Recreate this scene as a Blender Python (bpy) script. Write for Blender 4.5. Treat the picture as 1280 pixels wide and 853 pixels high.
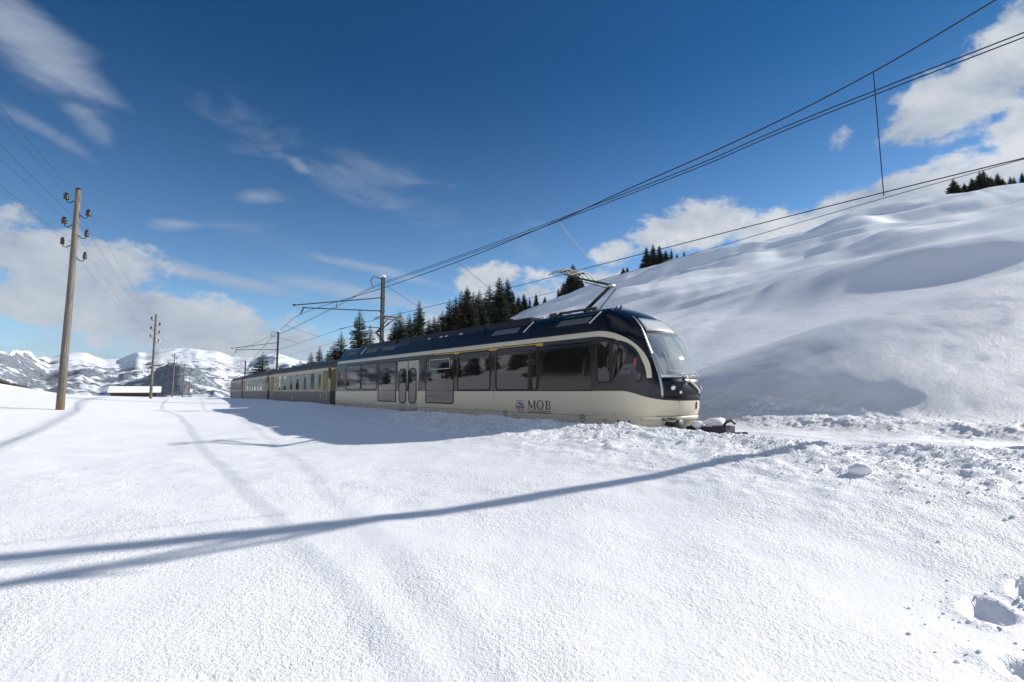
import bpy, bmesh, math, random
import numpy as np
from mathutils import Vector, Matrix

# ------------------------------------------------------------------ scene, camera, sky, sun
SC = bpy.context.scene
for o_ in list(bpy.data.objects): bpy.data.objects.remove(o_)
COL = SC.collection
R = math.radians
FPX = 640.0                                   # focal length in photo pixels (1280 wide) = 18 mm
PITCH = math.atan(62.5 / FPX)
CAMZ = 1.65
cam_d = bpy.data.cameras.new('camera'); cam = bpy.data.objects.new('camera', cam_d); COL.objects.link(cam)
cam_d.sensor_width = 36; cam_d.lens = 18.0; cam_d.clip_start = .05; cam_d.clip_end = 40000
cam.location = (0, 0, CAMZ); cam.rotation_euler = (math.pi / 2 + PITCH, 0, 0)
SC.camera = cam
SC.render.resolution_x = 1024; SC.render.resolution_y = 682
SC.view_settings.view_transform = 'Standard'; SC.view_settings.look = 'None'
SC.view_settings.gamma = 1; SC.view_settings.exposure = 0.37; SC.view_settings.use_curve_mapping = False
SC.render.engine = 'CYCLES'
SC.cycles.use_denoising = True
SC.cycles.max_bounces = 4; SC.cycles.diffuse_bounces = 2; SC.cycles.glossy_bounces = 3; SC.cycles.transparent_max_bounces = 6
SC.cycles.sample_clamp_indirect = 6

SUN_AZ = R(68.0)      # clockwise from +Y (towards +X)
SUN_EL = R(26.3)
sdir = Vector((math.sin(SUN_AZ) * math.cos(SUN_EL), math.cos(SUN_AZ) * math.cos(SUN_EL), math.sin(SUN_EL)))
sl = bpy.data.lights.new('sun', 'SUN'); sl.energy = 5.0; sl.angle = R(0.55); sl.color = (1, .955, .89)
sun = bpy.data.objects.new('sun', sl); COL.objects.link(sun)
sun.rotation_euler = (-sdir).to_track_quat('-Z', 'Y').to_euler(); sun.location = (60, 20, 60)

class NT:
    """small node-tree helper"""
    def __init__(s, tree): s.t = tree; s.n = tree.nodes; s.l = tree.links
    def node(s, ty, **kw):
        n = s.n.new(ty)
        for k, v in kw.items(): setattr(n, k, v)
        return n
    def put(s, sock, v):
        if hasattr(v, 'is_output') or hasattr(v, 'links'): s.l.new(v, sock)
        else:
            if isinstance(v, (tuple, list)) and sock.type == 'RGBA' and len(v) == 3: v = (*v, 1)
            sock.default_value = v
    def m(s, op, a, b=0.0, c=None, clamp=False):
        n = s.node('ShaderNodeMath', operation=op, use_clamp=clamp)
        s.put(n.inputs[0], a); s.put(n.inputs[1], b)
        if c is not None: s.put(n.inputs[2], c)
        return n.outputs[0]
    def mix(s, f, a, b, blend='MIX'):
        n = s.node('ShaderNodeMix', data_type='RGBA', blend_type=blend); n.clamp_factor = True
        s.put(n.inputs[0], f); s.put(n.inputs[6], a); s.put(n.inputs[7], b); return n.outputs[2]
    def ss(s, v, a, b):
        n = s.node('ShaderNodeMapRange', interpolation_type='SMOOTHSTEP')
        s.put(n.inputs[0], v); s.put(n.inputs[1], a); s.put(n.inputs[2], b); return n.outputs[0]
    def noise(s, vec, scale, det=4, rough=.55, dist=0.0, dim='3D'):
        n = s.node('ShaderNodeTexNoise', noise_dimensions=dim)
        if vec is not None: s.l.new(vec, n.inputs['Vector'])
        n.inputs['Scale'].default_value = scale; n.inputs['Detail'].default_value = det
        n.inputs['Roughness'].default_value = rough; n.inputs['Distortion'].default_value = dist
        return n
    def mapv(s, vec, loc=(0, 0, 0), rot=(0, 0, 0), sc=(1, 1, 1)):
        n = s.node('ShaderNodeMapping'); s.l.new(vec, n.inputs[0])
        n.inputs[1].default_value = loc; n.inputs[2].default_value = rot; n.inputs[3].default_value = sc
        return n.outputs[0]

def pix_dir(px, py):
    a = (px - 640) / FPX; b = (426.5 - py) / FPX; c, s = math.cos(PITCH), math.sin(PITCH)
    return np.array([a, c - b * s, s + b * c])

def make_world():
    w = bpy.data.worlds.new('World'); SC.world = w; w.use_nodes = True
    w.cycles.sampling_method = 'MANUAL'; w.cycles.sample_map_resolution = 256
    N = NT(w.node_tree); N.n.clear()
    out = N.node('ShaderNodeOutputWorld'); bg = N.node('ShaderNodeBackground'); N.l.new(bg.outputs[0], out.inputs[0])
    sky = N.node('ShaderNodeTexSky', sky_type='NISHITA'); sky.sun_disc = False
    sky.sun_elevation = SUN_EL; sky.sun_rotation = SUN_AZ; sky.altitude = 1200; sky.air_density = .9
    sky.dust_density = .3; sky.ozone_density = 2.2
    bg.inputs[1].default_value = 0.1
    tc = N.node('ShaderNodeTexCoord'); g = tc.outputs['Generated']
    sx = N.node('ShaderNodeSeparateXYZ'); N.l.new(g, sx.inputs[0])
    az = N.m('ARCTAN2', sx.outputs[0], sx.outputs[1]); el = N.m('ARCSINE', sx.outputs[2])
    # polarised deep blue: darker and more saturated with height
    up = N.ss(el, 0.0, .62)
    tint = N.mix(up, (.93, 1.13, 1.20), (.078, .41, .64))
    skyc = N.mix(1.0, sky.outputs[0], tint, 'MULTIPLY')
    # warp for the cloud outlines
    nz = N.noise(N.mapv(g, sc=(1, 1, 1.6)), 7.0, 7, .62, .3)
    nf = N.noise(N.mapv(g, loc=(3, 1, 2), sc=(1, 1, 1.5)), 20.0, 5, .65, 0)
    nb = N.m('ADD', N.m('MULTIPLY', N.m('SUBTRACT', nz.outputs[0], .5), 2.0), N.m('MULTIPLY', N.m('SUBTRACT', nf.outputs[0], .5), 1.2))
    def blobs(lst):
        acc = None
        for px, py, rx, ry, rot, amp in lst:
            d = Vector(pix_dir(px, py)).normalized(); k = math.hypot(math.hypot((px - 640) / FPX, (py - 426.5) / FPX), 1)
            e1 = Vector((d.y, -d.x, 0)).normalized(); e2 = e1.cross(d); c, s_ = math.cos(R(rot)), math.sin(R(rot))
            f1 = e1 * c + e2 * s_; f2 = e2 * c - e1 * s_
            mp = N.node('ShaderNodeMapping', vector_type='TEXTURE'); N.l.new(g, mp.inputs[0])
            mp.inputs[2].default_value = Matrix((f1, f2, f1.cross(f2))).transposed().to_euler(); mp.inputs[3].default_value = (rx / FPX / k, ry / FPX / k, 1e3)
            ln = N.node('ShaderNodeVectorMath', operation='DOT_PRODUCT'); N.l.new(mp.outputs[0], ln.inputs[0]); N.l.new(mp.outputs[0], ln.inputs[1])
            b = N.m('MULTIPLY', N.m('POWER', .3679, ln.outputs['Value']), amp)
            acc = b if acc is None else N.m('MAXIMUM', acc, b)
        return acc
    # heaped clouds
    cum = blobs([(1205, 120, 150, 58, 16, .9), (1275, 75, 90, 60, 30, 1.05), (1300, 160, 60, 60, 0, .9), (1062, 168, 48, 22, 30, .68),
                 (872, 285, 95, 40, 0, 1.0), (960, 288, 90, 32, 5, .9), (1090, 262, 150, 40, 12, 1.05), (1240, 218, 110, 28, 10, 1.0),
                 (765, 318, 48, 22, 0, .8), (606, 352, 62, 32, 0, .95), (720, 362, 160, 34, 0, .85),
                 (60, 318, 170, 58, -12, .93), (30, 275, 60, 30, -10, .8), (190, 395, 260, 46, -4, .95), (300, 425, 260, 34, 0, .85), (540, 415, 200, 36, 0, .72)])
    # out of the frame the same broken cover goes on
    nl = N.noise(N.mapv(g, loc=(7, 3, 1), sc=(1, 1, 2.2)), 1.6, 3, .5)
    outside = N.m('MULTIPLY', N.ss(nl.outputs[0], .40, .62), .95)
    faz = N.m('ABSOLUTE', az); mask_out = N.ss(faz, .85, 1.15)
    cum = N.m('MAXIMUM', cum, N.m('MULTIPLY', outside, mask_out))
    a1 = N.ss(N.m('ADD', cum, N.m('MULTIPLY', nb, .62)), .46, .74)
    # thin veils
    veil = blobs([(55, 70, 120, 50, -35, .95), (110, 150, 60, 26, -42, .8), (60, 165, 90, 16, -22, .7), (320, 247, 46, 15, 10, .72), (214, 282, 42, 11, 8, .68),
                  (374, 208, 22, 12, -30, .62), (262, 345, 150, 13, -8, .78), (470, 372, 190, 14, -9, .72), (480, 340, 160, 9, -10, .6), (150, 440, 500, 60, 0, .75), (640, 395, 200, 22, -5, .5), (480, 250, 240, 60, -18, .44), (330, 300, 120, 30, -14, .45), (640, 300, 200, 40, -12, .36)])
    nv = N.noise(N.mapv(g, loc=(1, 5, 0), rot=(0, R(18), 0), sc=(1, 1, 3.2)), 4.2, 6, .62, .5)
    a2 = N.m('MULTIPLY', N.ss(N.m('ADD', veil, N.m('MULTIPLY', N.m('SUBTRACT', nv.outputs[0], .5), 1.3)), .28, 1.0), .8)
    # cloud brightness: lit tops, greyer bases
    ns = N.noise(N.mapv(g, loc=(-.05, -.015, -.06), sc=(1, 1, 1.6)), 7.0, 5, .62, .3)
    lit = N.m('ADD', .55, N.m('MULTIPLY', N.m('SUBTRACT', nz.outputs[0], ns.outputs[0]), 2.2), clamp=True)
    side = N.ss(az, -.55, .3)
    ccol = N.mix(lit, (2.6, 3.1, 3.9), (5.6, 5.8, 6.1))
    ccol = N.mix(side, N.mix(.35, ccol, (2.9, 3.4, 4.2)), ccol)
    ccol = N.mix(1.0, ccol, (1.0, 1.0, 1.0), 'MULTIPLY')
    vcol = N.mix(side, (3.1, 3.6, 4.5), (4.0, 4.4, 5.0))
    c1 = N.mix(a2, skyc, vcol)
    c2 = N.mix(N.m('MULTIPLY', a1, .95), c1, ccol)
    N.l.new(c2, bg.inputs[0])
make_world()

# ------------------------------------------------------------------ materials
MATS = {}
def mat(name, col=(.5, .5, .5), rough=.5, metal=0.0, spec=.5, build=None, coat=0.0, ior=None):
    if name in MATS: return MATS[name]
    m = bpy.data.materials.new(name); m.use_nodes = True
    N = NT(m.node_tree); b = m.node_tree.nodes['Principled BSDF']
    b.inputs['Base Color'].default_value = (*col, 1); b.inputs['Roughness'].default_value = rough
    b.inputs['Metallic'].default_value = metal; b.inputs['Specular IOR Level'].default_value = spec
    b.inputs['Coat Weight'].default_value = coat
    if ior: b.inputs['IOR'].default_value = ior
    if build: build(N, b)
    MATS[name] = m; return m

def wear(scale=3.0, amt=.25, bump=0.0, dark=(.3, .3, .3), coords='Object', stretch=(1, 1, 1)):
    """break up a paint with slight soiling and gloss variation"""
    def f(N, b):
        tc = N.node('ShaderNodeTexCoord'); v = N.mapv(tc.outputs[coords], sc=stretch)
        n = N.noise(v, scale, 6, .65)
        base = tuple(b.inputs['Base Color'].default_value)[:3]
        N.l.new(N.mix(N.m('MULTIPLY', N.ss(n.outputs[0], .45, .75), amt), base, tuple(x * y for x, y in zip(base, dark))), b.inputs['Base Color'])
        r0 = b.inputs['Roughness'].default_value
        N.l.new(N.m('ADD', r0 - .05, N.m('MULTIPLY', n.outputs[0], .14), clamp=True), b.inputs['Roughness'])
        if bump:
            bp = N.node('ShaderNodeBump'); bp.inputs['Strength'].default_value = bump; bp.inputs['Distance'].default_value = .02
            N.l.new(n.outputs[0], bp.inputs['Height']); N.l.new(bp.outputs[0], b.inputs['Normal'])
    return f

def snow_ground(N, b):
    tc = N.node('ShaderNodeTexCoord'); P_ = tc.outputs['Object']
    at = N.node('ShaderNodeAttribute', attribute_name='rough'); rgh = at.outputs['Fac']
    at2 = N.node('ShaderNodeAttribute', attribute_name='grain'); gr = at2.outputs['Fac']
    n1 = N.noise(P_, 38.0, 2, .7); n2 = N.noise(P_, 9.0, 3, .6); n3 = N.noise(P_, 120.0, 1, .5); npat = N.noise(P_, .9, 2, .6)
    h = N.m('ADD', N.m('MULTIPLY', n1.outputs[0], .010), N.m('MULTIPLY', n2.outputs[0], .012))
    h = N.m('ADD', h, N.m('MULTIPLY', n3.outputs[0], .0035))
    h = N.m('MULTIPLY', h, N.ss(npat.outputs[0], .1, .75))
    h = N.m('MULTIPLY', N.m('MULTIPLY', h, 1.9), N.m('ADD', gr, N.m('MULTIPLY', rgh, 1.6)))
    bp = N.node('ShaderNodeBump'); bp.inputs['Strength'].default_value = .8; bp.inputs['Distance'].default_value = 1.0
    N.l.new(h, bp.inputs['Height']); N.l.new(bp.outputs[0], b.inputs['Normal'])
    big = npat
    N.l.new(N.mix(big.outputs[0], (.86, .875, .905), (.90, .905, .92)), b.inputs['Base Color'])
    b.inputs['Roughness'].default_value = .55
mat('snow', (.88, .89, .91), .55, spec=.25, build=snow_ground)
mat('snow_piece', (.88, .89, .91), .6, spec=.25, build=lambda N, b: None)

def mountain_mat(N, b):
    geo = N.node('ShaderNodeNewGeometry'); P_ = geo.outputs['Position']
    sx = N.node('ShaderNodeSeparateXYZ'); N.l.new(P_, sx.inputs[0])
    sn = N.node('ShaderNodeSeparateXYZ'); N.l.new(geo.outputs['Normal'], sn.inputs[0])
    big = N.noise(P_, .0016, 4, .6, .4); mid = N.noise(N.mapv(P_, rot=(0, 0, R(35)), sc=(1, 2.4, 1.6)), .0045, 6, .62, .6)
    fine = N.noise(P_, .05, 3, .7)
    f = N.m('ADD', N.m('MULTIPLY', big.outputs[0], .55), N.m('MULTIPLY', mid.outputs[0], .75))
    f = N.m('ADD', f, N.m('MULTIPLY', N.m('SUBTRACT', 1.0, sn.outputs[2]), .55))
    f = N.m('ADD', f, N.m('MULTIPLY', fine.outputs[0], .10))
    f = N.m('SUBTRACT', f, N.m('MULTIPLY', N.ss(sx.outputs[2], 150.0, 520.0), .24))
    forest = N.ss(f, .70, .75)
    fcol = N.mix(N.ss(fine.outputs[0], .3, .7), (.055, .068, .088), (.26, .285, .33))  # blue-grey tones put some distance haze into the forest colour
    rock = N.m('MULTIPLY', N.ss(N.m('SUBTRACT', 1.0, sn.outputs[2]), .30, .42), N.ss(mid.outputs[0], .4, .6))
    c = N.mix(forest, (.76, .79, .84), fcol); c = N.mix(N.m('MULTIPLY', rock, .8), c, (.16, .15, .15))
    N.l.new(c, b.inputs['Base Color']); b.inputs['Roughness'].default_value = .8; b.inputs['Specular IOR Level'].default_value = .1
mat('mountain', build=mountain_mat)

NAVY = (.0032, .0042, .010); CREAM = (.60, .545, .415)
def livery(N, b):
    """railcar paint: cream skirt, black window band, cream line that bends down round the cab, navy roof"""
    tc = N.node('ShaderNodeTexCoord'); s = N.node('ShaderNodeSeparateXYZ'); N.l.new(tc.outputs['Object'], s.inputs[0])
    x, y, z = s.outputs
    zb = N.m('SUBTRACT', 1.65, N.m('MULTIPLY', N.ss(x, .9, 1.8), .20))
    zb = N.m('ADD', zb, N.m('MULTIPLY', N.m('MULTIPLY', N.ss(x, 1.6, 2.05), -.04), 1.0))
    low = N.m('LESS_THAN', z, zb)
    xp = N.m('MAXIMUM', x, 0.0); zr = N.m('SUBTRACT', z, 1.85)
    def ell(a, bb):
        u = N.m('DIVIDE', xp, a); v = N.m('DIVIDE', zr, bb)
        return N.m('ADD', N.m('POWER', u, 2.15), N.m('POWER', N.m('MAXIMUM', v, 0.0), 2.15))
    e1 = ell(1.60, 1.395); e2 = ell(1.50, 1.245)
    strip = N.m('MULTIPLY', N.m('LESS_THAN', e1, 1.0), N.m('GREATER_THAN', e2, 1.0))
    strip = N.m('MULTIPLY', strip, N.m('GREATER_THAN', z, 1.97))
    inner = N.m('MULTIPLY', N.m('LESS_THAN', e2, 1.0), 1.0)
    n = N.noise(N.mapv(tc.outputs['Object'], sc=(.6, 1, 3)), 2.2, 6, .65)
    dirt = N.m('MULTIPLY', N.ss(z, 1.35, .75), N.ss(n.outputs[0], .25, .7))
    cream = N.mix(N.m('MULTIPLY', dirt, .55), CREAM, (.30, .27, .21))
    cream = N.mix(N.m('MULTIPLY', N.ss(n.outputs[0], .55, .75), .25), cream, (.36, .33, .26))
    nsn = N.noise(N.mapv(tc.outputs['Object'], sc=(1, 1, 1.6)), 11.0, 5, .7)
    spray = N.m('MULTIPLY', N.ss(z, 1.12, .72), N.ss(nsn.outputs[0], .50, .66))
    cream = N.mix(N.m('MULTIPLY', spray, .75), cream, (.80, .82, .86))
    c = N.mix(inner, NAVY, (.010, .0105, .012)); c = N.mix(strip, c, CREAM); c = N.mix(low, c, cream)
    N.l.new(c, b.inputs['Base Color'])
    N.l.new(N.m('ADD', .14, N.m('ADD', N.m('MULTIPLY', low, .16), N.m('MULTIPLY', n.outputs[0], .12))), b.inputs['Roughness'])
    b.inputs['Specular IOR Level'].default_value = .4; b.inputs['Coat Weight'].default_value = .08; b.inputs['Coat Roughness'].default_value = .08
mat('railcar_paint', build=livery)
mat('navy', NAVY, .32, spec=.3, build=wear(2.5, .3))
mat('black_gloss', (.008, .0085, .010), .07, spec=.45)
mat('rubber', (.012, .012, .012), .6)
mat('cream', CREAM, .35, build=wear(3, .3, dark=(.7, .68, .6)))
def glassy(base, ior, tint=.0):
    def f(N, b):
        tc = N.node('ShaderNodeTexCoord'); n = N.noise(tc.outputs['Object'], .9, 2, .5)
        bp = N.node('ShaderNodeBump'); bp.inputs['Strength'].default_value = .14; bp.inputs['Distance'].default_value = .03
        N.l.new(n.outputs[0], bp.inputs['Height']); N.l.new(bp.outputs[0], b.inputs['Normal'])
        b.inputs['IOR'].default_value = ior
    return f
mat('side_glass', (.012, .0125, .014), .03, build=glassy(0, 1.54))
mat('wind_glass', (.27, .30, .30), .03, build=glassy(0, 3.3))  # pale base colour stands in for bright snow and cloud reflections
mat('display', (.62, .64, .62), .2, coat=.6)
mat('cab_inside', (.05, .05, .055), .7, build=wear(4, .6))
mat('red', (.35, .04, .03), .5)
mat('yellow', (.62, .34, .03), .45)
mat('grey_panel', (.085, .09, .10), .5, build=wear(6, .5))
mat('dark_metal', (.035, .036, .04), .5, .4, build=wear(8, .5))
mat('bright_metal', (.45, .46, .47), .4, .8)
mat('pantograph_tan', (.20, .175, .125), .5, .2, build=wear(8, .5))
mat('lamp_glass', (.75, .78, .8), .08, coat=.8)
mat('print_dark', (.012, .012, .014), .5)
mat('badge_pale', (.55, .46, .52), .4)
mat('badge_red', (.30, .02, .03), .4)
mat('badge_violet', (.22, .17, .30), .4)
mat('door_beige', (.40, .38, .32), .35, build=wear(4, .35))
mat('under_black', (.015, .015, .016), .7)
mat('coach_olive', (.40, .325, .155), .45, build=wear(3, .4, dark=(.7, .65, .5)))
mat('coach_cream', (.52, .46, .32), .45, build=wear(3, .4, dark=(.75, .7, .6)))
mat('coach_grey', (.135, .118, .122), .5, build=wear(3, .5, dark=(.6, .55, .5)))
mat('coach_roof', (.030, .031, .036), .55, build=wear(3, .6, dark=(1.8, 1.8, 1.9)))
mat('coach_ochre', (.20, .135, .035), .5, build=wear(3, .4))
mat('coach_glass', (.02, .024, .024), .04, build=glassy(0, 1.8))
mat('curtain', (.36, .46, .42), .8, build=wear(5, .3, stretch=(6, 1, 1)))
def wood(N, b):
    tc = N.node('ShaderNodeTexCoord')
    n = N.noise(N.mapv(tc.outputs['Object'], sc=(14, 14, .7)), 2.0, 7, .7, .3); k = N.noise(tc.outputs['Object'], .7, 3, .5)
    s = N.node('ShaderNodeSeparateXYZ'); N.l.new(tc.outputs['Object'], s.inputs[0])
    c = N.mix(N.ss(n.outputs[0], .3, .7), (.045, .038, .033), (.235, .205, .175)); c = N.mix(N.m('MULTIPLY', N.ss(k.outputs[0], .4, .7), .6), c, (.15, .135, .125))
    c = N.mix(N.m('MULTIPLY', N.ss(s.outputs[2], .9, .1), .6), c, (.20, .13, .07))
    N.l.new(c, b.inputs['Base Color']); b.inputs['Roughness'].default_value = .75
    bp = N.node('ShaderNodeBump'); bp.inputs['Strength'].default_value = .6; bp.inputs['Distance'].default_value = .02
    N.l.new(n.outputs[0], bp.inputs['Height']); N.l.new(bp.outputs[0], b.inputs['Normal'])
mat('pole_wood', build=wood)
mat('porcelain_brown', (.022, .014, .012), .25, coat=.5)
mat('porcelain_white', (.6, .6, .58), .3)
mat('mast_steel', (.075, .078, .07), .55, .3, build=wear(5, .6, dark=(.4, .35, .3)))
mat('wire', (.018, .018, .02), .5, .5)
def needles(c0, c1):
    def f(N, b):
        geo = N.node('ShaderNodeNewGeometry'); oi = N.node('ShaderNodeObjectInfo')
        n = N.noise(geo.outputs['Position'], .8, 3, .6)
        c = N.mix(N.ss(n.outputs[0], .35, .7), c0, c1); c = N.mix(N.m('MULTIPLY', oi.outputs['Random'], .35), c, tuple(x * .55 for x in c0))
        N.l.new(c, b.inputs['Base Color']); b.inputs['Roughness'].default_value = .8; b.inputs['Specular IOR Level'].default_value = .15
    return f
mat('needles', build=needles((.034, .050, .030), (.090, .100, .058)))
mat('needles_brown', build=needles((.055, .040, .022), (.13, .090, .042)))
mat('bark', (.075, .055, .042), .9)
mat('tree_snow', (.80, .82, .86), .7, spec=.2)
mat('barn_wood', (.075, .052, .036), .85, build=wear(2, .6, stretch=(1, 1, 5)))
mat('stone', (.22, .21, .2), .8, build=wear(1.2, .6))

# ------------------------------------------------------------------ mesh helpers
class MB:
    def __init__(s): s.v = []; s.f = []
    def add(s, vs, fs):
        k = len(s.v); s.v += [tuple(map(float, p)) for p in vs]; s.f += [tuple(i + k for i in f) for f in fs]; return s
    def box(s, a, b, bev=0.0):
        x0, y0, z0 = (min(p, q) for p, q in zip(a, b)); x1, y1, z1 = (max(p, q) for p, q in zip(a, b))
        return s.add([(x0, y0, z0), (x1, y0, z0), (x1, y1, z0), (x0, y1, z0), (x0, y0, z1), (x1, y0, z1), (x1, y1, z1), (x0, y1, z1)],
                     [(0, 3, 2, 1), (4, 5, 6, 7), (0, 1, 5, 4), (1, 2, 6, 5), (2, 3, 7, 6), (3, 0, 4, 7)])
    def bar(s, p, q, r0, r1=None, n=8, cap=True):
        p = Vector(p); q = Vector(q); r1 = r0 if r1 is None else r1
        ax = (q - p).normalized(); u = ax.orthogonal().normalized(); w = ax.cross(u)
        vs = []
        for c, r in ((p, r0), (q, r1)):
            for i in range(n):
                a = 2 * math.pi * i / n; vs.append(c + u * (r * math.cos(a)) + w * (r * math.sin(a)))
        fs = [(i, (i + 1) % n, n + (i + 1) % n, n + i) for i in range(n)]
        if cap: fs += [tuple(range(n - 1, -1, -1)), tuple(range(n, 2 * n))]
        return s.add(vs, fs)
    def tube(s, pts, r, n=6):
        pts = [Vector(p) for p in pts]; m = len(pts); vs = []; u = None
        for i, p in enumerate(pts):
            t = (pts[min(i + 1, m - 1)] - pts[max(i - 1, 0)]).normalized()
            u = t.orthogonal().normalized() if u is None else (u - t * u.dot(t)).normalized()
            w = t.cross(u); rr = r[i] if isinstance(r, (list, tuple)) else r
            for k in range(n):
                a = 2 * math.pi * k / n; vs.append(p + u * (rr * math.cos(a)) + w * (rr * math.sin(a)))
        fs = [(i * n + k, i * n + (k + 1) % n, (i + 1) * n + (k + 1) % n, (i + 1) * n + k) for i in range(m - 1) for k in range(n)]
        fs += [tuple(range(n - 1, -1, -1)), tuple((m - 1) * n + k for k in range(n))]
        return s.add(vs, fs)
    def lathe(s, prof, n=14, axis=None, at=(0, 0, 0)):
        """prof: (radius, height) up local Z"""
        vs = []; at = Vector(at); q = Vector(axis).normalized().to_track_quat('Z', 'Y') if axis else None
        for r, h in prof:
            for k in range(n):
                a = 2 * math.pi * k / n; p = Vector((r * math.cos(a), r * math.sin(a), h))
                vs.append((q @ p if q else p) + at)
        m = len(prof)
        fs = [(i * n + k, i * n + (k + 1) % n, (i + 1) * n + (k + 1) % n, (i + 1) * n + k) for i in range(m - 1) for k in range(n)]
        fs += [tuple(range(n - 1, -1, -1)), tuple((m - 1) * n + k for k in range(n))]
        return s.add(vs, fs)
    def build(s, name, material, parent=None, smooth=False, bevel=0.0):
        me = bpy.data.meshes.new(name); me.from_pydata(s.v, [], s.f); me.update()
        if bevel:
            bm = bmesh.new(); bm.from_mesh(me)
            bmesh.ops.bevel(bm, geom=[e for e in bm.edges if len(e.link_faces) == 2 and e.calc_face_angle(0) > .5], offset=bevel, segments=2, affect='EDGES', profile=.6)
            bm.to_mesh(me); bm.free()
        if smooth: me.polygons.foreach_set('use_smooth', [True] * len(me.polygons))
        o = bpy.data.objects.new(name, me); COL.objects.link(o)
        for mm in (material if isinstance(material, (list, tuple)) else [material]): me.materials.append(MATS[mm])
        if parent is not None: o.parent = parent
        return o
def tag(o, label=None, cat=None, group=None, kind=None):
    if label: o['label'] = label
    if cat: o['category'] = cat
    if group: o['group'] = group
    if kind: o['kind'] = kind
    return o
def empty(name, loc=(0, 0, 0), rz=0.0):
    o = bpy.data.objects.new(name, None); COL.objects.link(o); o.location = loc; o.rotation_euler = (0, 0, rz); o.empty_display_size = .2; return o
def copy_tree(o, parent=None):
    c = o.copy(); COL.objects.link(c); c.parent = parent
    for ch in [k for k in o.children]: copy_tree(ch, c)
    return c

# ------------------------------------------------------------------ numpy noise
_rs = np.random.RandomState(11)
_perm = np.concatenate([_rs.permutation(256)] * 3); _ang = _rs.rand(256) * 2 * np.pi
def perlin(x, y):
    xi = np.floor(x).astype(np.int64); yi = np.floor(y).astype(np.int64); xf = x - xi; yf = y - yi
    def g(ix, iy, dx, dy):
        a = _ang[_perm[(_perm[ix & 255] + (iy & 255))]]; return np.cos(a) * dx + np.sin(a) * dy
    u = xf ** 3 * (xf * (xf * 6 - 15) + 10); v = yf ** 3 * (yf * (yf * 6 - 15) + 10)
    a = g(xi, yi, xf, yf); b = g(xi + 1, yi, xf - 1, yf); c = g(xi, yi + 1, xf, yf - 1); d = g(xi + 1, yi + 1, xf - 1, yf - 1)
    return 1.4 * ((a * (1 - u) + b * u) * (1 - v) + (c * (1 - u) + d * u) * v)
def fbm(x, y, o=4, g=.5):
    s = 0; a = 1
    for i in range(o): s = s + a * perlin(x * 2 ** i + 17.3 * i, y * 2 ** i - 9.1 * i); a *= g
    return s
def worley(x, y):
    xi = np.floor(x).astype(np.int64); yi = np.floor(y).astype(np.int64); best = np.full(x.shape, 9.0)
    for dx in (-1, 0, 1):
        for dy in (-1, 0, 1):
            h = _perm[(_perm[(xi + dx) & 255] + ((yi + dy) & 255))]; h2 = _perm[h + 37]
            px = xi + dx + h / 256.0; py = yi + dy + h2 / 256.0
            best = np.minimum(best, (px - x) ** 2 + (py - y) ** 2)
    return np.sqrt(best)
def sstep(v, a, b):
    t = np.clip((v - a) / (b - a), 0, 1); return t * t * (3 - 2 * t)

# ------------------------------------------------------------------ the track line
A0 = np.array([2.1372, 13.6073]); D = np.array([.6363, -.7714]); D /= np.linalg.norm(D); NN = np.array([-D[1], D[0]])
P0 = A0 + 1.325 * NN                            # centre of the track under the railcar's front joint
def ang_dir(a): return np.array([-math.sin(R(a)), math.cos(R(a))])
CAR_L = 18.3; GAP = .85; COACH_L = 17.3
joints = [P0 - D * (CAR_L + GAP / 2)]
COACH_ANG = [35.4, 33.7, 32.6]
for a in COACH_ANG: joints.append(joints[-1] + ang_dir(a) * (COACH_L + GAP))
poly = [P0 + D * 260, joints[0]] + joints[1:]
p = joints[-1]
for a in (31, 29, 27, 25, 23, 21): p = p + ang_dir(a) * 22; poly.append(p)
poly = np.array(poly)
seg_len = np.linalg.norm(np.diff(poly, axis=0), axis=1); cum = np.concatenate([[0], np.cumsum(seg_len)])
S0 = 260.0                                       # arc length at P0; t = s - S0 grows towards the tail
def track_to(x, y):
    """(t, o): arc length behind the front joint, offset (positive = hill side)"""
    x = np.asarray(x, float); y = np.asarray(y, float); bd = np.full(x.shape, 1e18); bt = np.zeros(x.shape); bo = np.zeros(x.shape)
    for i in range(len(poly) - 1):
        a = poly[i]; e = (poly[i + 1] - a) / seg_len[i]
        u = np.clip((x - a[0]) * e[0] + (y - a[1]) * e[1], 0 if i else -1e9, seg_len[i] if i < len(poly) - 2 else 1e9)
        dx = x - a[0] - u * e[0]; dy = y - a[1] - u * e[1]; dd = dx * dx + dy * dy
        sg = np.where(dx * e[1] - dy * e[0] >= 0, 1, -1)
        k = dd < bd; bd = np.where(k, dd, bd); bt = np.where(k, cum[i] + u - S0, bt); bo = np.where(k, sg * np.sqrt(dd), bo)
    return bt, bo
def track_pt(t, o=0.0):
    s = t + S0; i = int(np.clip(np.searchsorted(cum, s) - 1, 0, len(seg_len) - 1))
    e = (poly[i + 1] - poly[i]) / seg_len[i]; return poly[i] + e * (s - cum[i]) + np.array([e[1], -e[0]]) * o
def on_ray(px, o, py=489):
    """ground position on the sight line of a photo column at a given offset from the track, and the height of row py there"""
    d = pix_dir(px, py); lo, hi = 1.0, 400.0; best = None
    ks = np.linspace(3, 300, 6000); t, oo = track_to(d[0] * ks, d[1] * ks)
    i = int(np.argmax((oo[1:] >= o) & (oo[:-1] < o))); k = ks[i]
    return np.array([d[0] * k, d[1] * k, CAMZ + d[2] * k])

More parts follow.
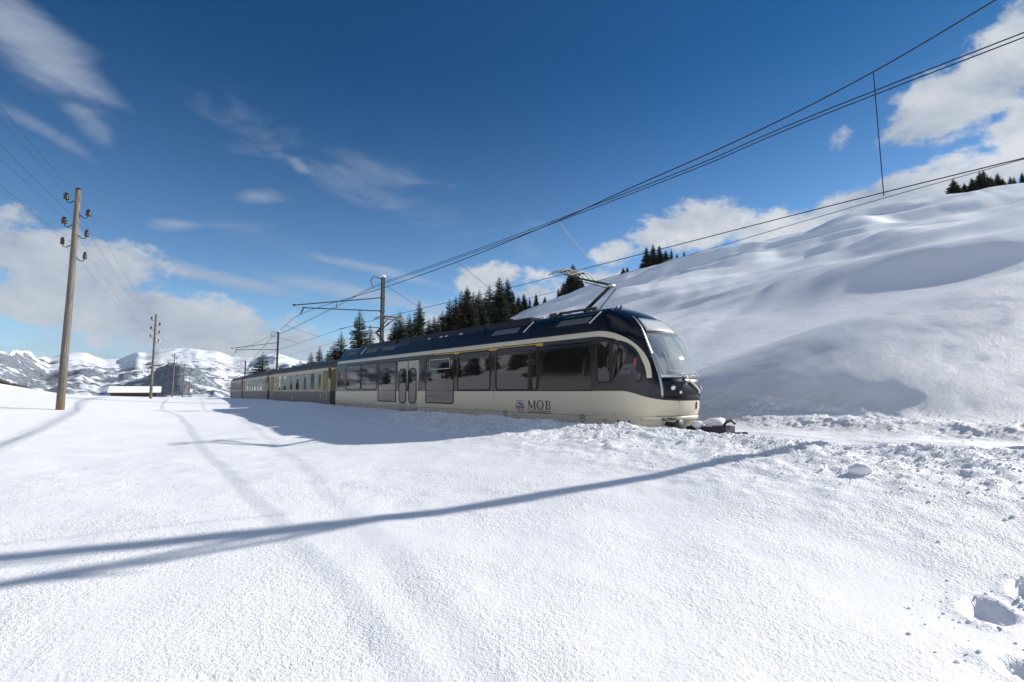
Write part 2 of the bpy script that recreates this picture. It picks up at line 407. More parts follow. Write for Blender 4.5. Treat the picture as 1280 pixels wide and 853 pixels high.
# ------------------------------------------------------------------ terrain
ctrl = [(0, 0, .10), (3, 2, .12), (-3, 2, .17), (-4.5, 4.5, .27), (0, 3.5, .20), (0, 5.9, .35), (3.3, 3.6, .16), (2.6, 6.2, .52), (7, 2, .45),
        (-5.2, 13.4, .50), (-2.5, 10, .48), (-9, 9, .42), (-12, 26, .78), (-20, 42, .80), (-9, 18, .66), (-15.9, 18.1, 1.0), (-33.8, 48.1, .83), (-61.7, 93.4, .49), (-27, 50, .78), (-36, 64, .72),
        (-40, 40, 2.25), (-24, 22, 1.45), (-30, 30, 1.75), (-60, 55, 2.4), (-25, 5, 1.2), (-12, 2, .35), (-45, 80, .62), (-70, 75, 1.35), (-35.2, 40, 1.15), (-32.8, 40, 1.10), (-50.3, 66, .62), (-48.3, 69, .52), (-72, 99, .25), (-42.5, 48, 1.25), (-41.2, 54, .86), (-24.5, 35, 1.12), (-41.8, 51, 1.05),
        (0, -8, -.1), (10, -12, .3), (-15, -15, .3), (20, -25, .5), (-50, -20, 1.5), (-60, 20, 2.2)]
for px, py in ((420, 507), (470, 511), (540, 516), (600, 521), (660, 526.5), (700, 529), (741, 531), (800, 536), (860, 541), (910, 546), (1040, 558), (1160, 563), (1280, 569)):
    q = on_ray(px, -2.75, py); ctrl.append(tuple(q))
for px, py in ((380, 503), (345, 501), (318, 499), (300, 498)): ctrl.append(tuple(on_ray(px, -2.9, py)))
for t_ in (-16, -28, -45):
    q = track_pt(t_, -3.0); ctrl.append((q[0], q[1], .95))
ctrl = np.array(ctrl)
def _tps(r2): return np.where(r2 > 0, .5 * r2 * np.log(np.maximum(r2, 1e-12)), 0)
def tps_fit(c):
    n = len(c); K = _tps(((c[:, None, :2] - c[None, :, :2]) ** 2).sum(-1)) + np.eye(n) * .5
    Q = np.hstack([np.ones((n, 1)), c[:, :2]]); M = np.block([[K, Q], [Q.T, np.zeros((3, 3))]])
    return np.linalg.solve(M, np.concatenate([c[:, 2], np.zeros(3)]))
TW = tps_fit(ctrl)
def field(x, y):
    z = TW[-3] + TW[-2] * x + TW[-1] * y
    for (cx, cy, _), w in zip(ctrl, TW): z = z + w * _tps((x - cx) ** 2 + (y - cy) ** 2)
    return z
# boot holes
def gpt(px, py, z): d = pix_dir(px, py); k = (z - CAMZ) / d[2]; return np.array([d[0] * k, d[1] * k])
HOLES = [(*gpt(1236, 772, .13), .16, .12, .9, .085), (*gpt(1296, 756, .13), .17, .11, .5, .19), (*gpt(1290, 842, .12), .10, .17, .5, .05)]
def seg_dist(x, y, pts):
    b = np.full(x.shape, 1e9)
    for a, c in zip(pts[:-1], pts[1:]):
        e = c - a; L = e @ e; u = np.clip(((x - a[0]) * e[0] + (y - a[1]) * e[1]) / L, 0, 1)
        b = np.minimum(b, (x - a[0] - u * e[0]) ** 2 + (y - a[1] - u * e[1]) ** 2)
    return np.sqrt(b)
HA, HB, HC = .202, .224, -4.72
def hill(x, y):
    z = HA * x + HB * y + HC
    # drifts lie along the slope; the wind has cut steps into it
    wu = x * .97 + y * .24; wv = -x * .24 + y * .97
    warp = fbm(wu / 60, wv / 22, 3) * 7
    far = sstep(y, 16, 60); q = x / np.maximum(y, 5); rt = sstep(q, .45, .85)
    z = z + (.55 + .15 * far) * fbm(wu / 46 + 3.7, (wv + warp * .5) / 15 + 1.2, 2, .45)
    pat = sstep(fbm(wu / 45 + 5, wv / 22, 2), -.5, .4)
    z = z + .42 * far * pat * fbm(wu / 60 + 9.2, (wv + warp * .3) / 8.0, 2, .4)
    z = z + .62 * far * pat * fbm(wu / 62 + 2.2, (wv + warp * .2) / 4.2 + 4.4, 2, .35) + .22 * far * pat * fbm(wu / 45 + 7.2, (wv + warp * .2) / 1.7 + 1.4, 1)
    du = x * .56 + y * .83; dv = x * .83 - y * .56 + 3.5 * fbm(x / 30, y / 30, 2)       # tongues running away uphill
    pt2 = sstep(fbm(x / 28 + 1.5, y / 40 + 7, 2), -.35, .35)
    z = z + (.10 + .20 * far) * (1 - .7 * rt) * pt2 * fbm(du / 38 + 4.1, dv / 7.5 + .3, 2, .45)
    z = z + .12 * far * (1 - .5 * rt) * fbm(du / 22 + 8.1, dv / 3.0 + 2.3, 2, .45)
    z = z - 6.0 * sstep(x, 38, -25) * sstep(y, 45, 110) + 2.7 * sstep(x, 8, 85) * sstep(y, 50, 110)
    return z
def rolls(x, y):
    """the large cut drifts one can point at"""
    z = np.zeros_like(x); WOB = 1.6 * fbm(x / 17 + 3, y / 17, 2) * sstep(y, 15, 40)
    for (ax, ay), (bx, by), w, amp, skew in ROLLS:
        ex, ey = bx - ax, by - ay; L = math.hypot(ex, ey); ex /= L; ey /= L
        u = ((x - ax) * ex + (y - ay) * ey) / L; v = -(x - ax) * ey + (y - ay) * ex + WOB
        along = sstep(u, -.25, .12) * (1 - sstep(u, .95, 1.35))
        z = z + amp * along * np.where(v < 0, np.exp(-(v / (w * skew)) ** 2), np.exp(-(v / w) ** 2))
    return z
def plane_pt(px, py):
    d = pix_dir(px, py); k = (HC - CAMZ) / (d[2] - HA * d[0] - HB * d[1]); return d[0] * k, d[1] * k
ROLLS = [((19, 17.3), (42, 22), 4.5, .7, 1.0), ((11, 19.8), (40, 24.5), 4.6, 1.75, 1.0), ((27, 36.8), (70, 38.5), 8, 2.6, .45), ((46, 56), (90, 61), 9, 2.3, .42), ((12, 62), (34, 70), 7, 1.5, .45), ((30, 76), (60, 82), 8, 1.8, .42), ((60, 90), (120, 97), 9, 2.4, .42), ((4, 96), (44, 101), 8, 2.0, .42)]
_rr = random.Random(21)
for _k in range(22):                                  # long thin wind-cut edges on the upper slope
    _y = 44 + 82 * (_k + _rr.random()) / 22; _x = _rr.uniform(-.05, .75) * _y; _L = _rr.uniform(18, 50)
    ROLLS.append(((_x, _y), (_x + _L, _y + _L * _rr.uniform(.02, .26)), _rr.uniform(4.5, 8), _rr.uniform(.45, 1.0), _rr.uniform(.2, .32)))
def height(x, y, detail=True):
    x = np.asarray(x, float); y = np.asarray(y, float); t, o = track_to(x, y)
    f = field(x, y); r = np.hypot(x, y)
    # the field breaks away into the valley
    brk = np.maximum(0, y * .75 - x * .6 - 118); f = np.clip(f, -6, 6) - np.minimum(.0022 * brk ** 2, .3 * brk + .01)
    f = f + 34 * sstep(-x - 1.25 * y, 2, 190) * (1 - sstep(-x, 190, 330))       # the opposite slope, left of the view
    f = np.maximum(f, -170)
    h = hill(x, y) + rolls(x, y)
    h = h - np.maximum(0, y - 135) ** 2 / 420.0 - np.maximum(0, x - 230) ** 2 / 500.0 - np.maximum(0, -y - 40) ** 2 / 500.0
    h = np.maximum(h, -170)
    foot = .66 + .26 * np.exp(-((o - 4.9) / 1.2) ** 2)
    k = 1.1; hs = np.logaddexp(h * k, foot * k) / k - math.log(2) / k * np.exp(-((h - foot) * k) ** 2)
    brk2 = np.maximum(0, y * .8 - x * .6 - 128); hs = np.maximum(hs - np.minimum(.0022 * brk2 ** 2, .3 * brk2), -170)
    tr = .40 + .14 * sstep(o, .6, 2.4) + .04 * fbm(x * .7, y * .7, 3)
    wn = sstep(-o, 1.55, 2.75); wf = sstep(o, 2.9, 5.0)
    z = np.where(o < 0, tr * (1 - wn) + f * wn, tr * (1 - wf) + hs * wf)
    if detail:
        near = np.exp(-(r / 45) ** 2)
        z = z + .028 * near * fbm(x / 2.6, y / 2.0, 3) * sstep(np.abs(o), 1.6, 3)
        z = z + .010 * near * sstep(fbm(x / 3.4 + 9, y / 3.4, 2), -.1, .5) * fbm(x / .55 + 3, y / .38, 2) * sstep(-o, 2.5, 5)
        m = rough_mask(t, o)
        c = 0
        for sc, am in ((.50, .026), (.24, .046), (.13, .042)):
            c = c + am * (np.clip(.62 - worley(x / sc + 5, y / sc + sc * 31), 0, 1) ** .8) * 1.6 * sstep(fbm(x / (sc * 4) + 8, y / (sc * 4), 2), -.35, .45)
        z = z + m * c + m * .035 * fbm(x / .9, y / .9, 4)
        for hx, hy, a, b, rot, dep in HOLES:
            c_, s_ = math.cos(rot), math.sin(rot); u = ((x - hx) * c_ + (y - hy) * s_) / a; v = (-(x - hx) * s_ + (y - hy) * c_) / b
            q = np.sqrt(u * u + v * v) + .22 * fbm(x * 7, y * 7, 3)
            z = z - dep * (1 - sstep(q, .55, 1.15)) + .025 * np.exp(-((q - 1.35) / .25) ** 2)
    return z
def rough_mask(t, o):
    a = sstep(o, -7.4, -3.4) ** 1.5 * (1 - sstep(o, -2.1, -1.7)) * (1 - sstep(t, 4.0, 9.0) * .85)
    b = sstep(o, 3.3, 4.2) * (1 - sstep(o, 5.2, 6.8)) * 1.0
    return np.maximum(a, b) * 1.0

def axis(lo, hi, a, b, step, grow, hold=None, until=None):
    v = list(np.arange(a, b + 1e-6, step)); s = step; x = v[-1]
    while x < hi:
        if hold and s >= hold and x < until: s = hold
        else: s *= grow if x < (until or 1e9) else 1.06
        x += s; v.append(x)
    s = step; x = v[0]; L = []
    while x > lo: s *= grow; x -= s; L.append(x)
    return np.array(L[::-1] + v)
def make_ground():
    X = axis(-900, 900, -10, 14, .05, 1.034, .6, 140); Y = axis(-350, 1100, 1.5, 16.5, .05, 1.030, .45, 150)
    gx, gy = np.meshgrid(X, Y); z = height(gx, gy)
    ny, nx = gx.shape; n = nx * ny
    co = np.stack([gx, gy, z], -1).reshape(-1, 3).astype(np.float32)
    i = np.arange(n).reshape(ny, nx); q = np.stack([i[:-1, :-1], i[:-1, 1:], i[1:, 1:], i[1:, :-1]], -1).reshape(-1, 4).astype(np.int32)
    me = bpy.data.meshes.new('snow_ground'); me.vertices.add(n); me.vertices.foreach_set('co', co.ravel())
    m = len(q); me.loops.add(m * 4); me.loops.foreach_set('vertex_index', q.ravel()); me.polygons.add(m)
    me.polygons.foreach_set('loop_start', np.arange(m, dtype=np.int32) * 4); me.polygons.foreach_set('loop_total', np.full(m, 4, np.int32))
    me.polygons.foreach_set('use_smooth', np.ones(m, bool)); me.update(calc_edges=True)
    t, o = track_to(gx, gy); a = me.attributes.new('rough', 'FLOAT', 'POINT'); a.data.foreach_set('value', rough_mask(t, o).ravel().astype(np.float32))
    rr = np.hypot(gx, gy); gr = np.where(o < 0, np.exp(-(rr / 30) ** 2) * .75 + .12, .35 + 1.9 * np.exp(-(rr / 42) ** 2)); gr = gr * np.where(np.abs(o) < 2, .35, 1)
    a = me.attributes.new('grain', 'FLOAT', 'POINT'); a.data.foreach_set('value', gr.ravel().astype(np.float32))
    ob = bpy.data.objects.new('snow_ground', me); COL.objects.link(ob); me.materials.append(MATS['snow']); tag(ob, kind='structure')
make_ground()
def H(x, y): return float(height(np.array([x]), np.array([y]), False)[0])

def make_mountains():
    na, nr = 560, 260
    az = np.radians(np.linspace(-82, 12, na)); r = 620 * (12000 / 620) ** np.linspace(0, 1, nr)
    A_, R_ = np.meshgrid(az, r); x = np.sin(A_) * R_; y = np.cos(A_) * R_
    col = 640 + FPX * np.tan(np.clip(A_, -1.4, 1.4)); deg = np.degrees(A_)
    def peak(px, py, rr, wa, wr, sharp=1.0):
        a0 = math.atan((px - 640) / FPX); h = (489 - py) / FPX * rr * math.cos(a0) + 150
        return np.maximum(0, h) * np.exp(-np.abs((A_ - a0) / wa) ** 1.6 - np.abs((R_ - rr) / wr) ** 1.6)
    sk = np.array([(-400, 425), (-150, 432), (-60, 434), (0, 437), (28, 438), (60, 448), (85, 441), (105, 440), (128, 448), (150, 449), (172, 440), (182, 442), (200, 437), (225, 436), (245, 437), (270, 440), (290, 446), (320, 448), (345, 441), (390, 452), (430, 448), (520, 455), (700, 462), (900, 470)], float)
    el = (489 - np.interp(col, sk[:, 0], sk[:, 1])) / FPX * np.cos(np.clip(A_, -1.3, 1.3))
    warp = fbm(x / 2600, y / 2600, 3) * 500
    rid = 1 - np.abs(fbm((x + warp) / 1150, (y - warp) / 1150, 5, .52)); rid2 = 1 - np.abs(fbm(x / 330 + 4, y / 330, 4, .55))
    Rs = 7600 + 900 * np.sin(A_ * 9 + 1) - 2600 * sstep(col, 70, -20)
    ramp = np.clip((R_ - 1500) / (Rs - 1500), 0, 1.0) ** 1.15
    env = sstep(R_, 1500, 3600); top = el * Rs * 1.0
    body = np.interp(ramp, [0, .25, .5, .75, 1], [0, .18, .40, .66, 1])
    z = -170 + (top + 170) * body
    z = z - np.maximum(0, R_ - Rs) * .25
    fade = .35 + .65 * (1 - ramp ** 3)
    z = z + env * fade * (150 * (rid - .72) + 38 * (rid2 - .72)) 
    # a wooded knoll before the ridge
    a0 = math.atan((222 - 640) / FPX); z = z + 165 * np.exp(-((A_ - a0) / .045) ** 2 - ((R_ - 3900) / 520) ** 2)
    z[0] -= 30
    co = np.stack([x, y, z], -1).reshape(-1, 3)
    i = np.arange(na * nr).reshape(nr, na); q = np.stack([i[:-1, :-1], i[1:, :-1], i[1:, 1:], i[:-1, 1:]], -1).reshape(-1, 4)
    q = q[:, ::-1]
    me = bpy.data.meshes.new('mountains'); me.from_pydata(co.tolist(), [], q.tolist()); me.polygons.foreach_set('use_smooth', [True] * len(me.polygons))
    o = bpy.data.objects.new('mountains', me); COL.objects.link(o); me.materials.append(MATS['mountain']); tag(o, kind='structure'); return float(z.min()), float(z.max())
MZ0, MZ1 = make_mountains()

# ------------------------------------------------------------------ railcar
WZ = np.array([[.45, 1.15], [.75, 1.27], [1.05, 1.315], [1.2, 1.325], [2.9, 1.325], [3.1, 1.29], [3.25, 1.22], [3.5, 1.09], [3.75, .96], [3.9, .76], [3.98, .4], [4.0, .02]])
FZ = np.array([[.45, 1.80], [.8, 1.89], [1.2, 2.03], [1.65, 2.07], [2., 2.0], [2.5, 1.79], [2.9, 1.56], [3.1, 1.44], [3.3, 1.28], [3.5, 1.06], [3.65, .84], [3.75, .65], [3.85, .42], [3.92, .24], [3.97, .1], [4.0, .02]])
def Wf(z): return float(np.interp(z, WZ[:, 0], WZ[:, 1]))
def Ff(z): return float(np.interp(z, FZ[:, 0], FZ[:, 1]))
PE = 2.55
def side_y(x, z):
    if x <= 0: return Wf(z)
    return Wf(z) * max(0.0, 1 - min(1, x / Ff(z)) ** PE) ** (1 / PE)
def nose_pt(th, z, off=0.0):
    def P(th, z):
        s, c = abs(math.sin(th)), math.cos(th)
        return Vector((Ff(z) * s ** (2 / PE), -Wf(z) * math.copysign(abs(c) ** (2 / PE), c), z))
    p_ = P(th, z)
    if off:
        e = .03; u = P(th + e, z) - P(th - e, z); v = P(th, z + e) - P(th, z - e); p_ = p_ + u.cross(v).normalized() * off
    return p_
car_rz = math.atan2(D[1], D[0])
car = empty('railcar', (P0[0], P0[1], 0), car_rz)
tag(car, 'cream and navy electric railcar with rounded glass cab and raised pantographs leading the train', 'railcar')

def make_shell():
    zs = [.45, .6, .75, .9, 1.05, 1.2, 1.4, 1.65, 1.9, 2.2, 2.5, 2.75, 2.9, 3.0, 3.1, 3.18, 3.25, 3.38, 3.5, 3.62, 3.75, 3.83, 3.9, 3.95, 3.98, 4.0]
    ring = []
    ths = np.radians(np.concatenate([np.linspace(1, 20, 5), np.linspace(24, 156, 42), np.linspace(160, 179, 5)]))
    b = MB(); rows = []
    for z in zs:
        row = [(-CAR_L, -Wf(z), z), (-CAR_L * .5, -Wf(z), z), (0, -Wf(z), z)] + [tuple(nose_pt(t, z)) for t in ths] + [(0, Wf(z), z), (-CAR_L * .5, Wf(z), z), (-CAR_L, Wf(z), z)]
        rows.append(row)
    n = len(rows[0]); vs = [q for r_ in rows for q in r_]; m = len(zs)
    fs = [(i * n + k, i * n + k + 1, (i + 1) * n + k + 1, (i + 1) * n + k) for i in range(m - 1) for k in range(n - 1)]
    fs += [(i * n + n - 1, i * n, (i + 1) * n, (i + 1) * n + n - 1) for i in range(m - 1)]
    fs += [tuple(range(n))[::-1], tuple((m - 1) * n + k for k in range(n))]
    b.add(vs, fs); o = b.build('body', 'railcar_paint', car, smooth=True)
    bm = bmesh.new(); bm.from_mesh(o.data)
    for e in bm.edges:
        if len(e.link_faces) == 2 and e.calc_face_angle(0) > .7: e.smooth = False
    bm.to_mesh(o.data); bm.free()
    return o
body = make_shell()

def rrect(x0, x1, z0, z1, r=.06, n=5):
    pts = []
    for cx, cz, a0 in ((x1 - r, z1 - r, 0), (x0 + r, z1 - r, 90), (x0 + r, z0 + r, 180), (x1 - r, z0 + r, 270)):
        for i in range(n + 1): a = R(a0 + 90 * i / n); pts.append((cx + r * math.cos(a), cz + r * math.sin(a)))
    return pts
def scale_out(out, d):
    """offset an outline (x,z), counter-clockwise, outwards by d"""
    n = len(out); res = []
    for i in range(n):
        (x0, z0), (x1, z1), (x2, z2) = out[i - 1], out[i], out[(i + 1) % n]
        tx, tz = x2 - x0, z2 - z0; L = math.hypot(tx, tz) or 1; res.append((x1 + tz / L * d, z1 - tx / L * d))
    return res
def patch(out, off, thick, surf=side_y, rings=(1, .7, .4, .15)):
    """slab that follows the car side inside an outline"""
    cx = sum(p[0] for p in out) / len(out); cz = sum(p[1] for p in out) / len(out); n = len(out)
    m = MB(); vs = [(x, -surf(x, z) - off + thick, z) for x, z in out]
    for k in rings: vs += [((cx + (x - cx) * k), -surf(cx + (x - cx) * k, cz + (z - cz) * k) - off, cz + (z - cz) * k) for x, z in out]
    vs.append((cx, -surf(cx, cz) - off, cz)); fs = []; L = len(rings)
    for j in range(L): fs += [(j * n + i, j * n + (i + 1) % n, (j + 1) * n + (i + 1) % n, (j + 1) * n + i) for i in range(n)]
    fs += [(L * n + i, L * n + (i + 1) % n, len(vs) - 1) for i in range(n)]
    return m.add(vs, [f[::-1] for f in fs])
def frame(out, w, off, thick, surf=side_y):
    o2 = scale_out(out, w); n = len(out); m = MB()
    vs = [(x, -surf(x, z) - off + thick, z) for x, z in o2] + [(x, -surf(x, z) - off, z) for x, z in o2] + [(x, -surf(x, z) - off, z) for x, z in out] + [(x, -surf(x, z) - off + thick, z) for x, z in out]
    fs = [(j * n + i, j * n + (i + 1) % n, (j + 1) * n + (i + 1) % n, (j + 1) * n + i) for j in range(3) for i in range(n)]
    return m.add(vs, [f[::-1] for f in fs])
def window(out, parent, glass='side_glass', w=.045, surf=side_y, nm='window', fm='rubber'):
    o = frame(out, w, .014, .03, surf).build(nm, fm, parent)
    patch(out, .006, .02, surf).build('pane', glass, o)
    return o
for x0, x1, z0, z1 in ((-16.8, -15.06, 1.76, 2.93), (-14.93, -13.23, 1.76, 2.93), (-6.42, -4.53, 1.71, 2.97), (-4.15, -2.21, 1.71, 2.99)):
    window(rrect(x0, x1, z0, z1, .10), car)
w_ = window(rrect(-13.0, -11.31, 1.22, 2.90, .05), car)
w_ = window(rrect(-8.68, -6.74, 1.22, 2.98, .06), car)
frame(rrect(-8.39, -6.98, 2.50, 2.84, .02, 2), .025, .020, .02).build('hopper_frame', 'bright_metal', w_)
# top-hung strip in the rearmost windows
patch(rrect(-16.7, -15.16, 2.62, 2.65, .005, 2), .016, .012).build('glazing_bar', 'rubber', car)
# yellow first-class line
def strip_box(x0, x1, z0, z1, off, nm, m, parent, th=.01):
    b = MB(); ys = lambda x, z: -side_y(x, z) - off
    zs = np.linspace(z0, z1, 3); vs = []
    for z in zs: vs += [(x0, ys(x0, z), z), (x1, ys(x1, z), z)]
    vs += [(x0, ys(x0, z0) + th, z0), (x1, ys(x1, z0) + th, z0), (x0, ys(x0, z1) + th, z1), (x1, ys(x1, z1) + th, z1)]
    b.add(vs, [(0, 1, 3, 2), (2, 3, 5, 4), (6, 7, 1, 0), (4, 5, 9, 8), (0, 2, 4, 8, 6), (1, 7, 9, 5, 3)]); return b.build(nm, m, parent)
strip_box(-8.1, -1.94, 3.035, 3.065, .004, 'class_line', 'yellow', car)
for xa, xb in ((-6.74, -6.40), (-4.6, -4.0), (-2.4, -1.94)): strip_box(xa, xb, 2.985, 3.034, .004, 'class_line', 'yellow', car)
# fixed black glazed panel between the last window and the cab joint
patch(rrect(-2.13, -.06, 1.69, 2.97, .04), .004, .012).build('side_panel', 'black_gloss', car)
for x0, x1 in ((-13.2, -12.0 - 1.0), (-6.72, -6.44), (-4.51, -4.17)): pass
# grey pillar panels between the windows
for x0, x1 in ((-18.1, -16.86), (-13.19, -13.04), (-11.27, -11.13), (-9.24, -8.73), (-6.69, -6.47), (-4.48, -4.2)):
    patch(rrect(x0, x1, 1.69, 3.0, .01, 2), .0035, .012).build('pillar_panel', 'black_gloss', car)
# doors
dr = empty('door', (0, 0, 0)); dr.parent = car
for x0, x1, wx0, wx1 in ((-11.11, -10.21, -10.93, -10.36), (-10.17, -9.27, -10.06, -9.50)):
    lf = patch(rrect(x0, x1, .62, 2.9, .03, 3), .012, .03).build('door_leaf', 'door_beige', dr)
    wo = rrect(wx0, wx1, 1.2, 2.55, .16, 6); fr = frame(wo, .05, .022, .03).build('window_frame', 'rubber', dr); patch(wo, .017, .01).build('pane', 'side_glass', dr)
frame(rrect(-11.14, -9.24, .62, 2.93, .03, 3), .03, .008, .02).build('door_seal', 'rubber', dr)
strip_box(-10.205, -10.175, .64, 2.88, .016, 'door_seal', 'rubber', dr)
strip_box(-11.1, -10.22, .62, .84, .016, 'kick_plate', 'grey_panel', dr); strip_box(-10.16, -9.28, .62, .84, .016, 'kick_plate', 'grey_panel', dr)
MB().lathe([(.03, 0), (.03, .012), (.02, .016)], 12, (0, -1, 0), (-9.12, -1.325, 1.75)).build('door_button', 'rubber', car)
# seams on the cream skirt
strip_box(-.013, .013, .5, 3.05, .003, 'body_seam', 'print_dark', car)
strip_box(.02, 1.55, 1.03, 1.045, .003, 'skirt_seam', 'print_dark', car)
strip_box(-18.3, -.03, .99, 1.0, .002, 'skirt_seam', 'grey_panel', car)
for xs in (-4.32, -6.62, -13.2, -16.9): strip_box(xs, xs + .012, .62, 1.63, .002, 'skirt_seam', 'grey_panel', car)
strip_box(-18.3, -13.3, 1.645, 1.665, .004, 'belt_rail', 'rubber', car); strip_box(-6.6, -.03, 1.645, 1.665, .004, 'belt_rail', 'rubber', car)
# lower dark window-band extension next to the door
for x0, x1 in ((-13.1, -11.2), (-8.75, -6.68)):
    frame(rrect(x0 + .05, x1 - .05, 1.2, 1.66, .02, 2), .02, .006, .01).build('panel_trim', 'rubber', car)
def disc(x, z, r, off, nm, m, parent, n=28):
    return patch([(x + r * math.cos(2 * math.pi * i / n), z + r * math.sin(2 * math.pi * i / n)) for i in range(n)], off, .004, rings=(1, .5)).build(nm, m, parent)
def poly_patch(pts, off, nm, m, parent):
    n = len(pts); b = MB(); b.add([(x, -side_y(x, z) - off, z) for x, z in pts], [tuple(range(n))]); return b.build(nm, m, parent)
# jacking marks: ring with an arrow
for x, z in ((-3.72, .95), (-.41, .93)):
    o = frame([(x + .085 * math.cos(2 * math.pi * i / 24), z + .085 * math.sin(2 * math.pi * i / 24)) for i in range(24)], .018, .003, .003).build('jacking_mark', 'print_dark', car)
    poly_patch([(x - .055, z), (x + .01, z - .04), (x + .01, z - .015), (x + .05, z - .015), (x + .05, z + .015), (x + .01, z + .015), (x + .01, z + .04)], .004, 'arrow', 'print_dark', o)
frame(rrect(-6.42, -5.82, .70, .82, .01, 2), .01, .003, .003).build('hatch', 'print_dark', car)
for x in (-17.3, -15.4, -8.4, -8.0, .35, .75, 1.05): disc(x, .90, .028, .003, 'rivet_cover', 'print_dark' if x < 0 else 'grey_panel', car, 12)
# lettering M O B with its two small lines of print
def strokes(L, off, nm, m, parent):
    b = MB()
    for q in L: b.add([(x, -side_y(x, z) - off, z) for x, z in q], [tuple(range(len(q)))])
    return b.build(nm, m, parent)
def bar2(x0, z0, x1, z1, w):
    dx, dz = x1 - x0, z1 - z0; L = math.hypot(dx, dz); ax, az_ = -dz / L * w / 2, dx / L * w / 2
    return [(x0 - ax, z0 - az_), (x1 - ax, z1 - az_), (x1 + ax, z1 + az_), (x0 + ax, z0 + az_)]
def ell_ring(cx, cz, a, b, wa, wb, a0=0, a1=360, n=22):
    qs = []
    for i in range(n):
        t0, t1 = R(a0 + (a1 - a0) * i / n), R(a0 + (a1 - a0) * (i + 1) / n)
        qs.append([(cx + a * math.cos(t0), cz + b * math.sin(t0)), (cx + a * math.cos(t1), cz + b * math.sin(t1)),
                   (cx + (a - wa) * math.cos(t1), cz + (b - wb) * math.sin(t1)), (cx + (a - wa) * math.cos(t0), cz + (b - wb) * math.sin(t0))])
    return qs
zb, zt = 1.115, 1.365; x0 = -2.60
L_ = [bar2(x0 + .02, zb, x0 + .04, zt, .022), bar2(x0 + .03, zt, x0 + .17, zb + .03, .055), bar2(x0 + .17, zb + .03, x0 + .31, zt, .022), bar2(x0 + .30, zb, x0 + .30, zt, .055),
      bar2(x0 - .02, zb, x0 + .06, zb, .016), bar2(x0 - .01, zt, x0 + .05, zt, .016), bar2(x0 + .25, zb, x0 + .35, zb, .016), bar2(x0 + .29, zt, x0 + .35, zt, .016)]
L_ += ell_ring(x0 + .545, 1.235, .155, .145, .05, .02) + ell_ring(x0 + .555, 1.225, .06, .085, .015, .012, 100, 400)
bx = x0 + .79
L_ += [bar2(bx + .03, zb, bx + .03, zt, .055), bar2(bx - .03, zb, bx + .1, zb + .008, .016), bar2(bx - .03, zt, bx + .1, zt - .008, .016), bar2(bx + .03, 1.25, bx + .1, 1.25, .016)]
L_ += ell_ring(bx + .1, 1.307, .085, .064, .045, .016, -90, 90, 12) + ell_ring(bx + .1, 1.186, .105, .074, .05, .016, -90, 90, 12)
strokes(L_, .004, 'lettering', 'print_dark', car)
random.seed(5)
Lp = []
for zrow in (1.055, 1.01):
    x = x0
    while x < x0 + .98:
        w = random.choice((.018, .024, .03)); Lp.append([(x, zrow - .011), (x + w, zrow - .011), (x + w, zrow + .011), (x, zrow + .011)]); x += w + .010
tag(strokes(Lp, .004, 'small_print', 'print_dark', car), kind='stuff')
# oval badge
def ov(cx, cz, a, b, n=30): return [(cx + a * math.cos(2 * math.pi * i / n), cz + b * math.sin(2 * math.pi * i / n)) for i in range(n)]
bd = patch(ov(-2.975, 1.19, .20, .20), .003, .003, rings=(1, .5)).build('badge', 'badge_violet', car)
patch(ov(-2.975, 1.19, .165, .168), .005, .002, rings=(1, .5)).build('badge_field', 'badge_pale', bd)
strokes([bar2(-3.17, 1.165, -2.78, 1.165, .075)], .0075, 'badge_band', 'badge_red', bd)
for b_ in [bar2(-3.05, 1.28, -2.93, 1.29, .05), bar2(-2.95, 1.25, -2.86, 1.24, .045), bar2(-3.03, 1.09, -2.98, 1.09, .05), bar2(-2.94, 1.085, -2.90, 1.085, .03)]: strokes([b_], .0075, 'badge_mark', 'print_dark', bd)
for i in range(6): strokes([bar2(-3.13 + .055 * i, 1.165, -3.10 + .055 * i, 1.165, .03)], .0085, 'badge_letter', 'badge_pale', bd)
# route sticker near the tail (reddish)
strokes([bar2(-17.55, 2.45, -17.35, 2.45, .34)], .006, 'sticker', 'badge_red', car); strokes([bar2(-17.52, 2.42, -17.4, 2.42, .1)], .008, 'sticker', 'badge_pale', car)

# cab side windows
window(rrect(.18, .56, 1.9, 2.93, .07), car)
arc = [(.66, 1.92), (1.36, 1.92)] + [(.66 + .72 * math.cos(R(a)) ** .9, 1.98 + .93 * math.sin(R(a)) ** .9) for a in range(4, 88, 7)] + [(.66, 2.91)]
cw = window(arc, car)
# what shows of the driver's desk
patch(rrect(1.0, 1.18, 2.33, 2.58, .02, 2), .009, .003).build('cab_screen', 'print_dark', cw)
patch(rrect(.9, 1.14, 2.07, 2.18, .02, 2), .009, .003).build('desk_panel', 'grey_panel', cw)
patch(rrect(1.2, 1.25, 2.28, 2.47, .01, 2), .009, .003).build('driver_jacket', 'red', cw)
patch(rrect(.60, .645, 1.95, 2.86, .01, 2), .006, .012).build('window_post', 'rubber', car)
frame(rrect(.06, .70, 1.04, 3.0, .04), .008, .003, .004).build('cab_door_gap', 'print_dark', car)

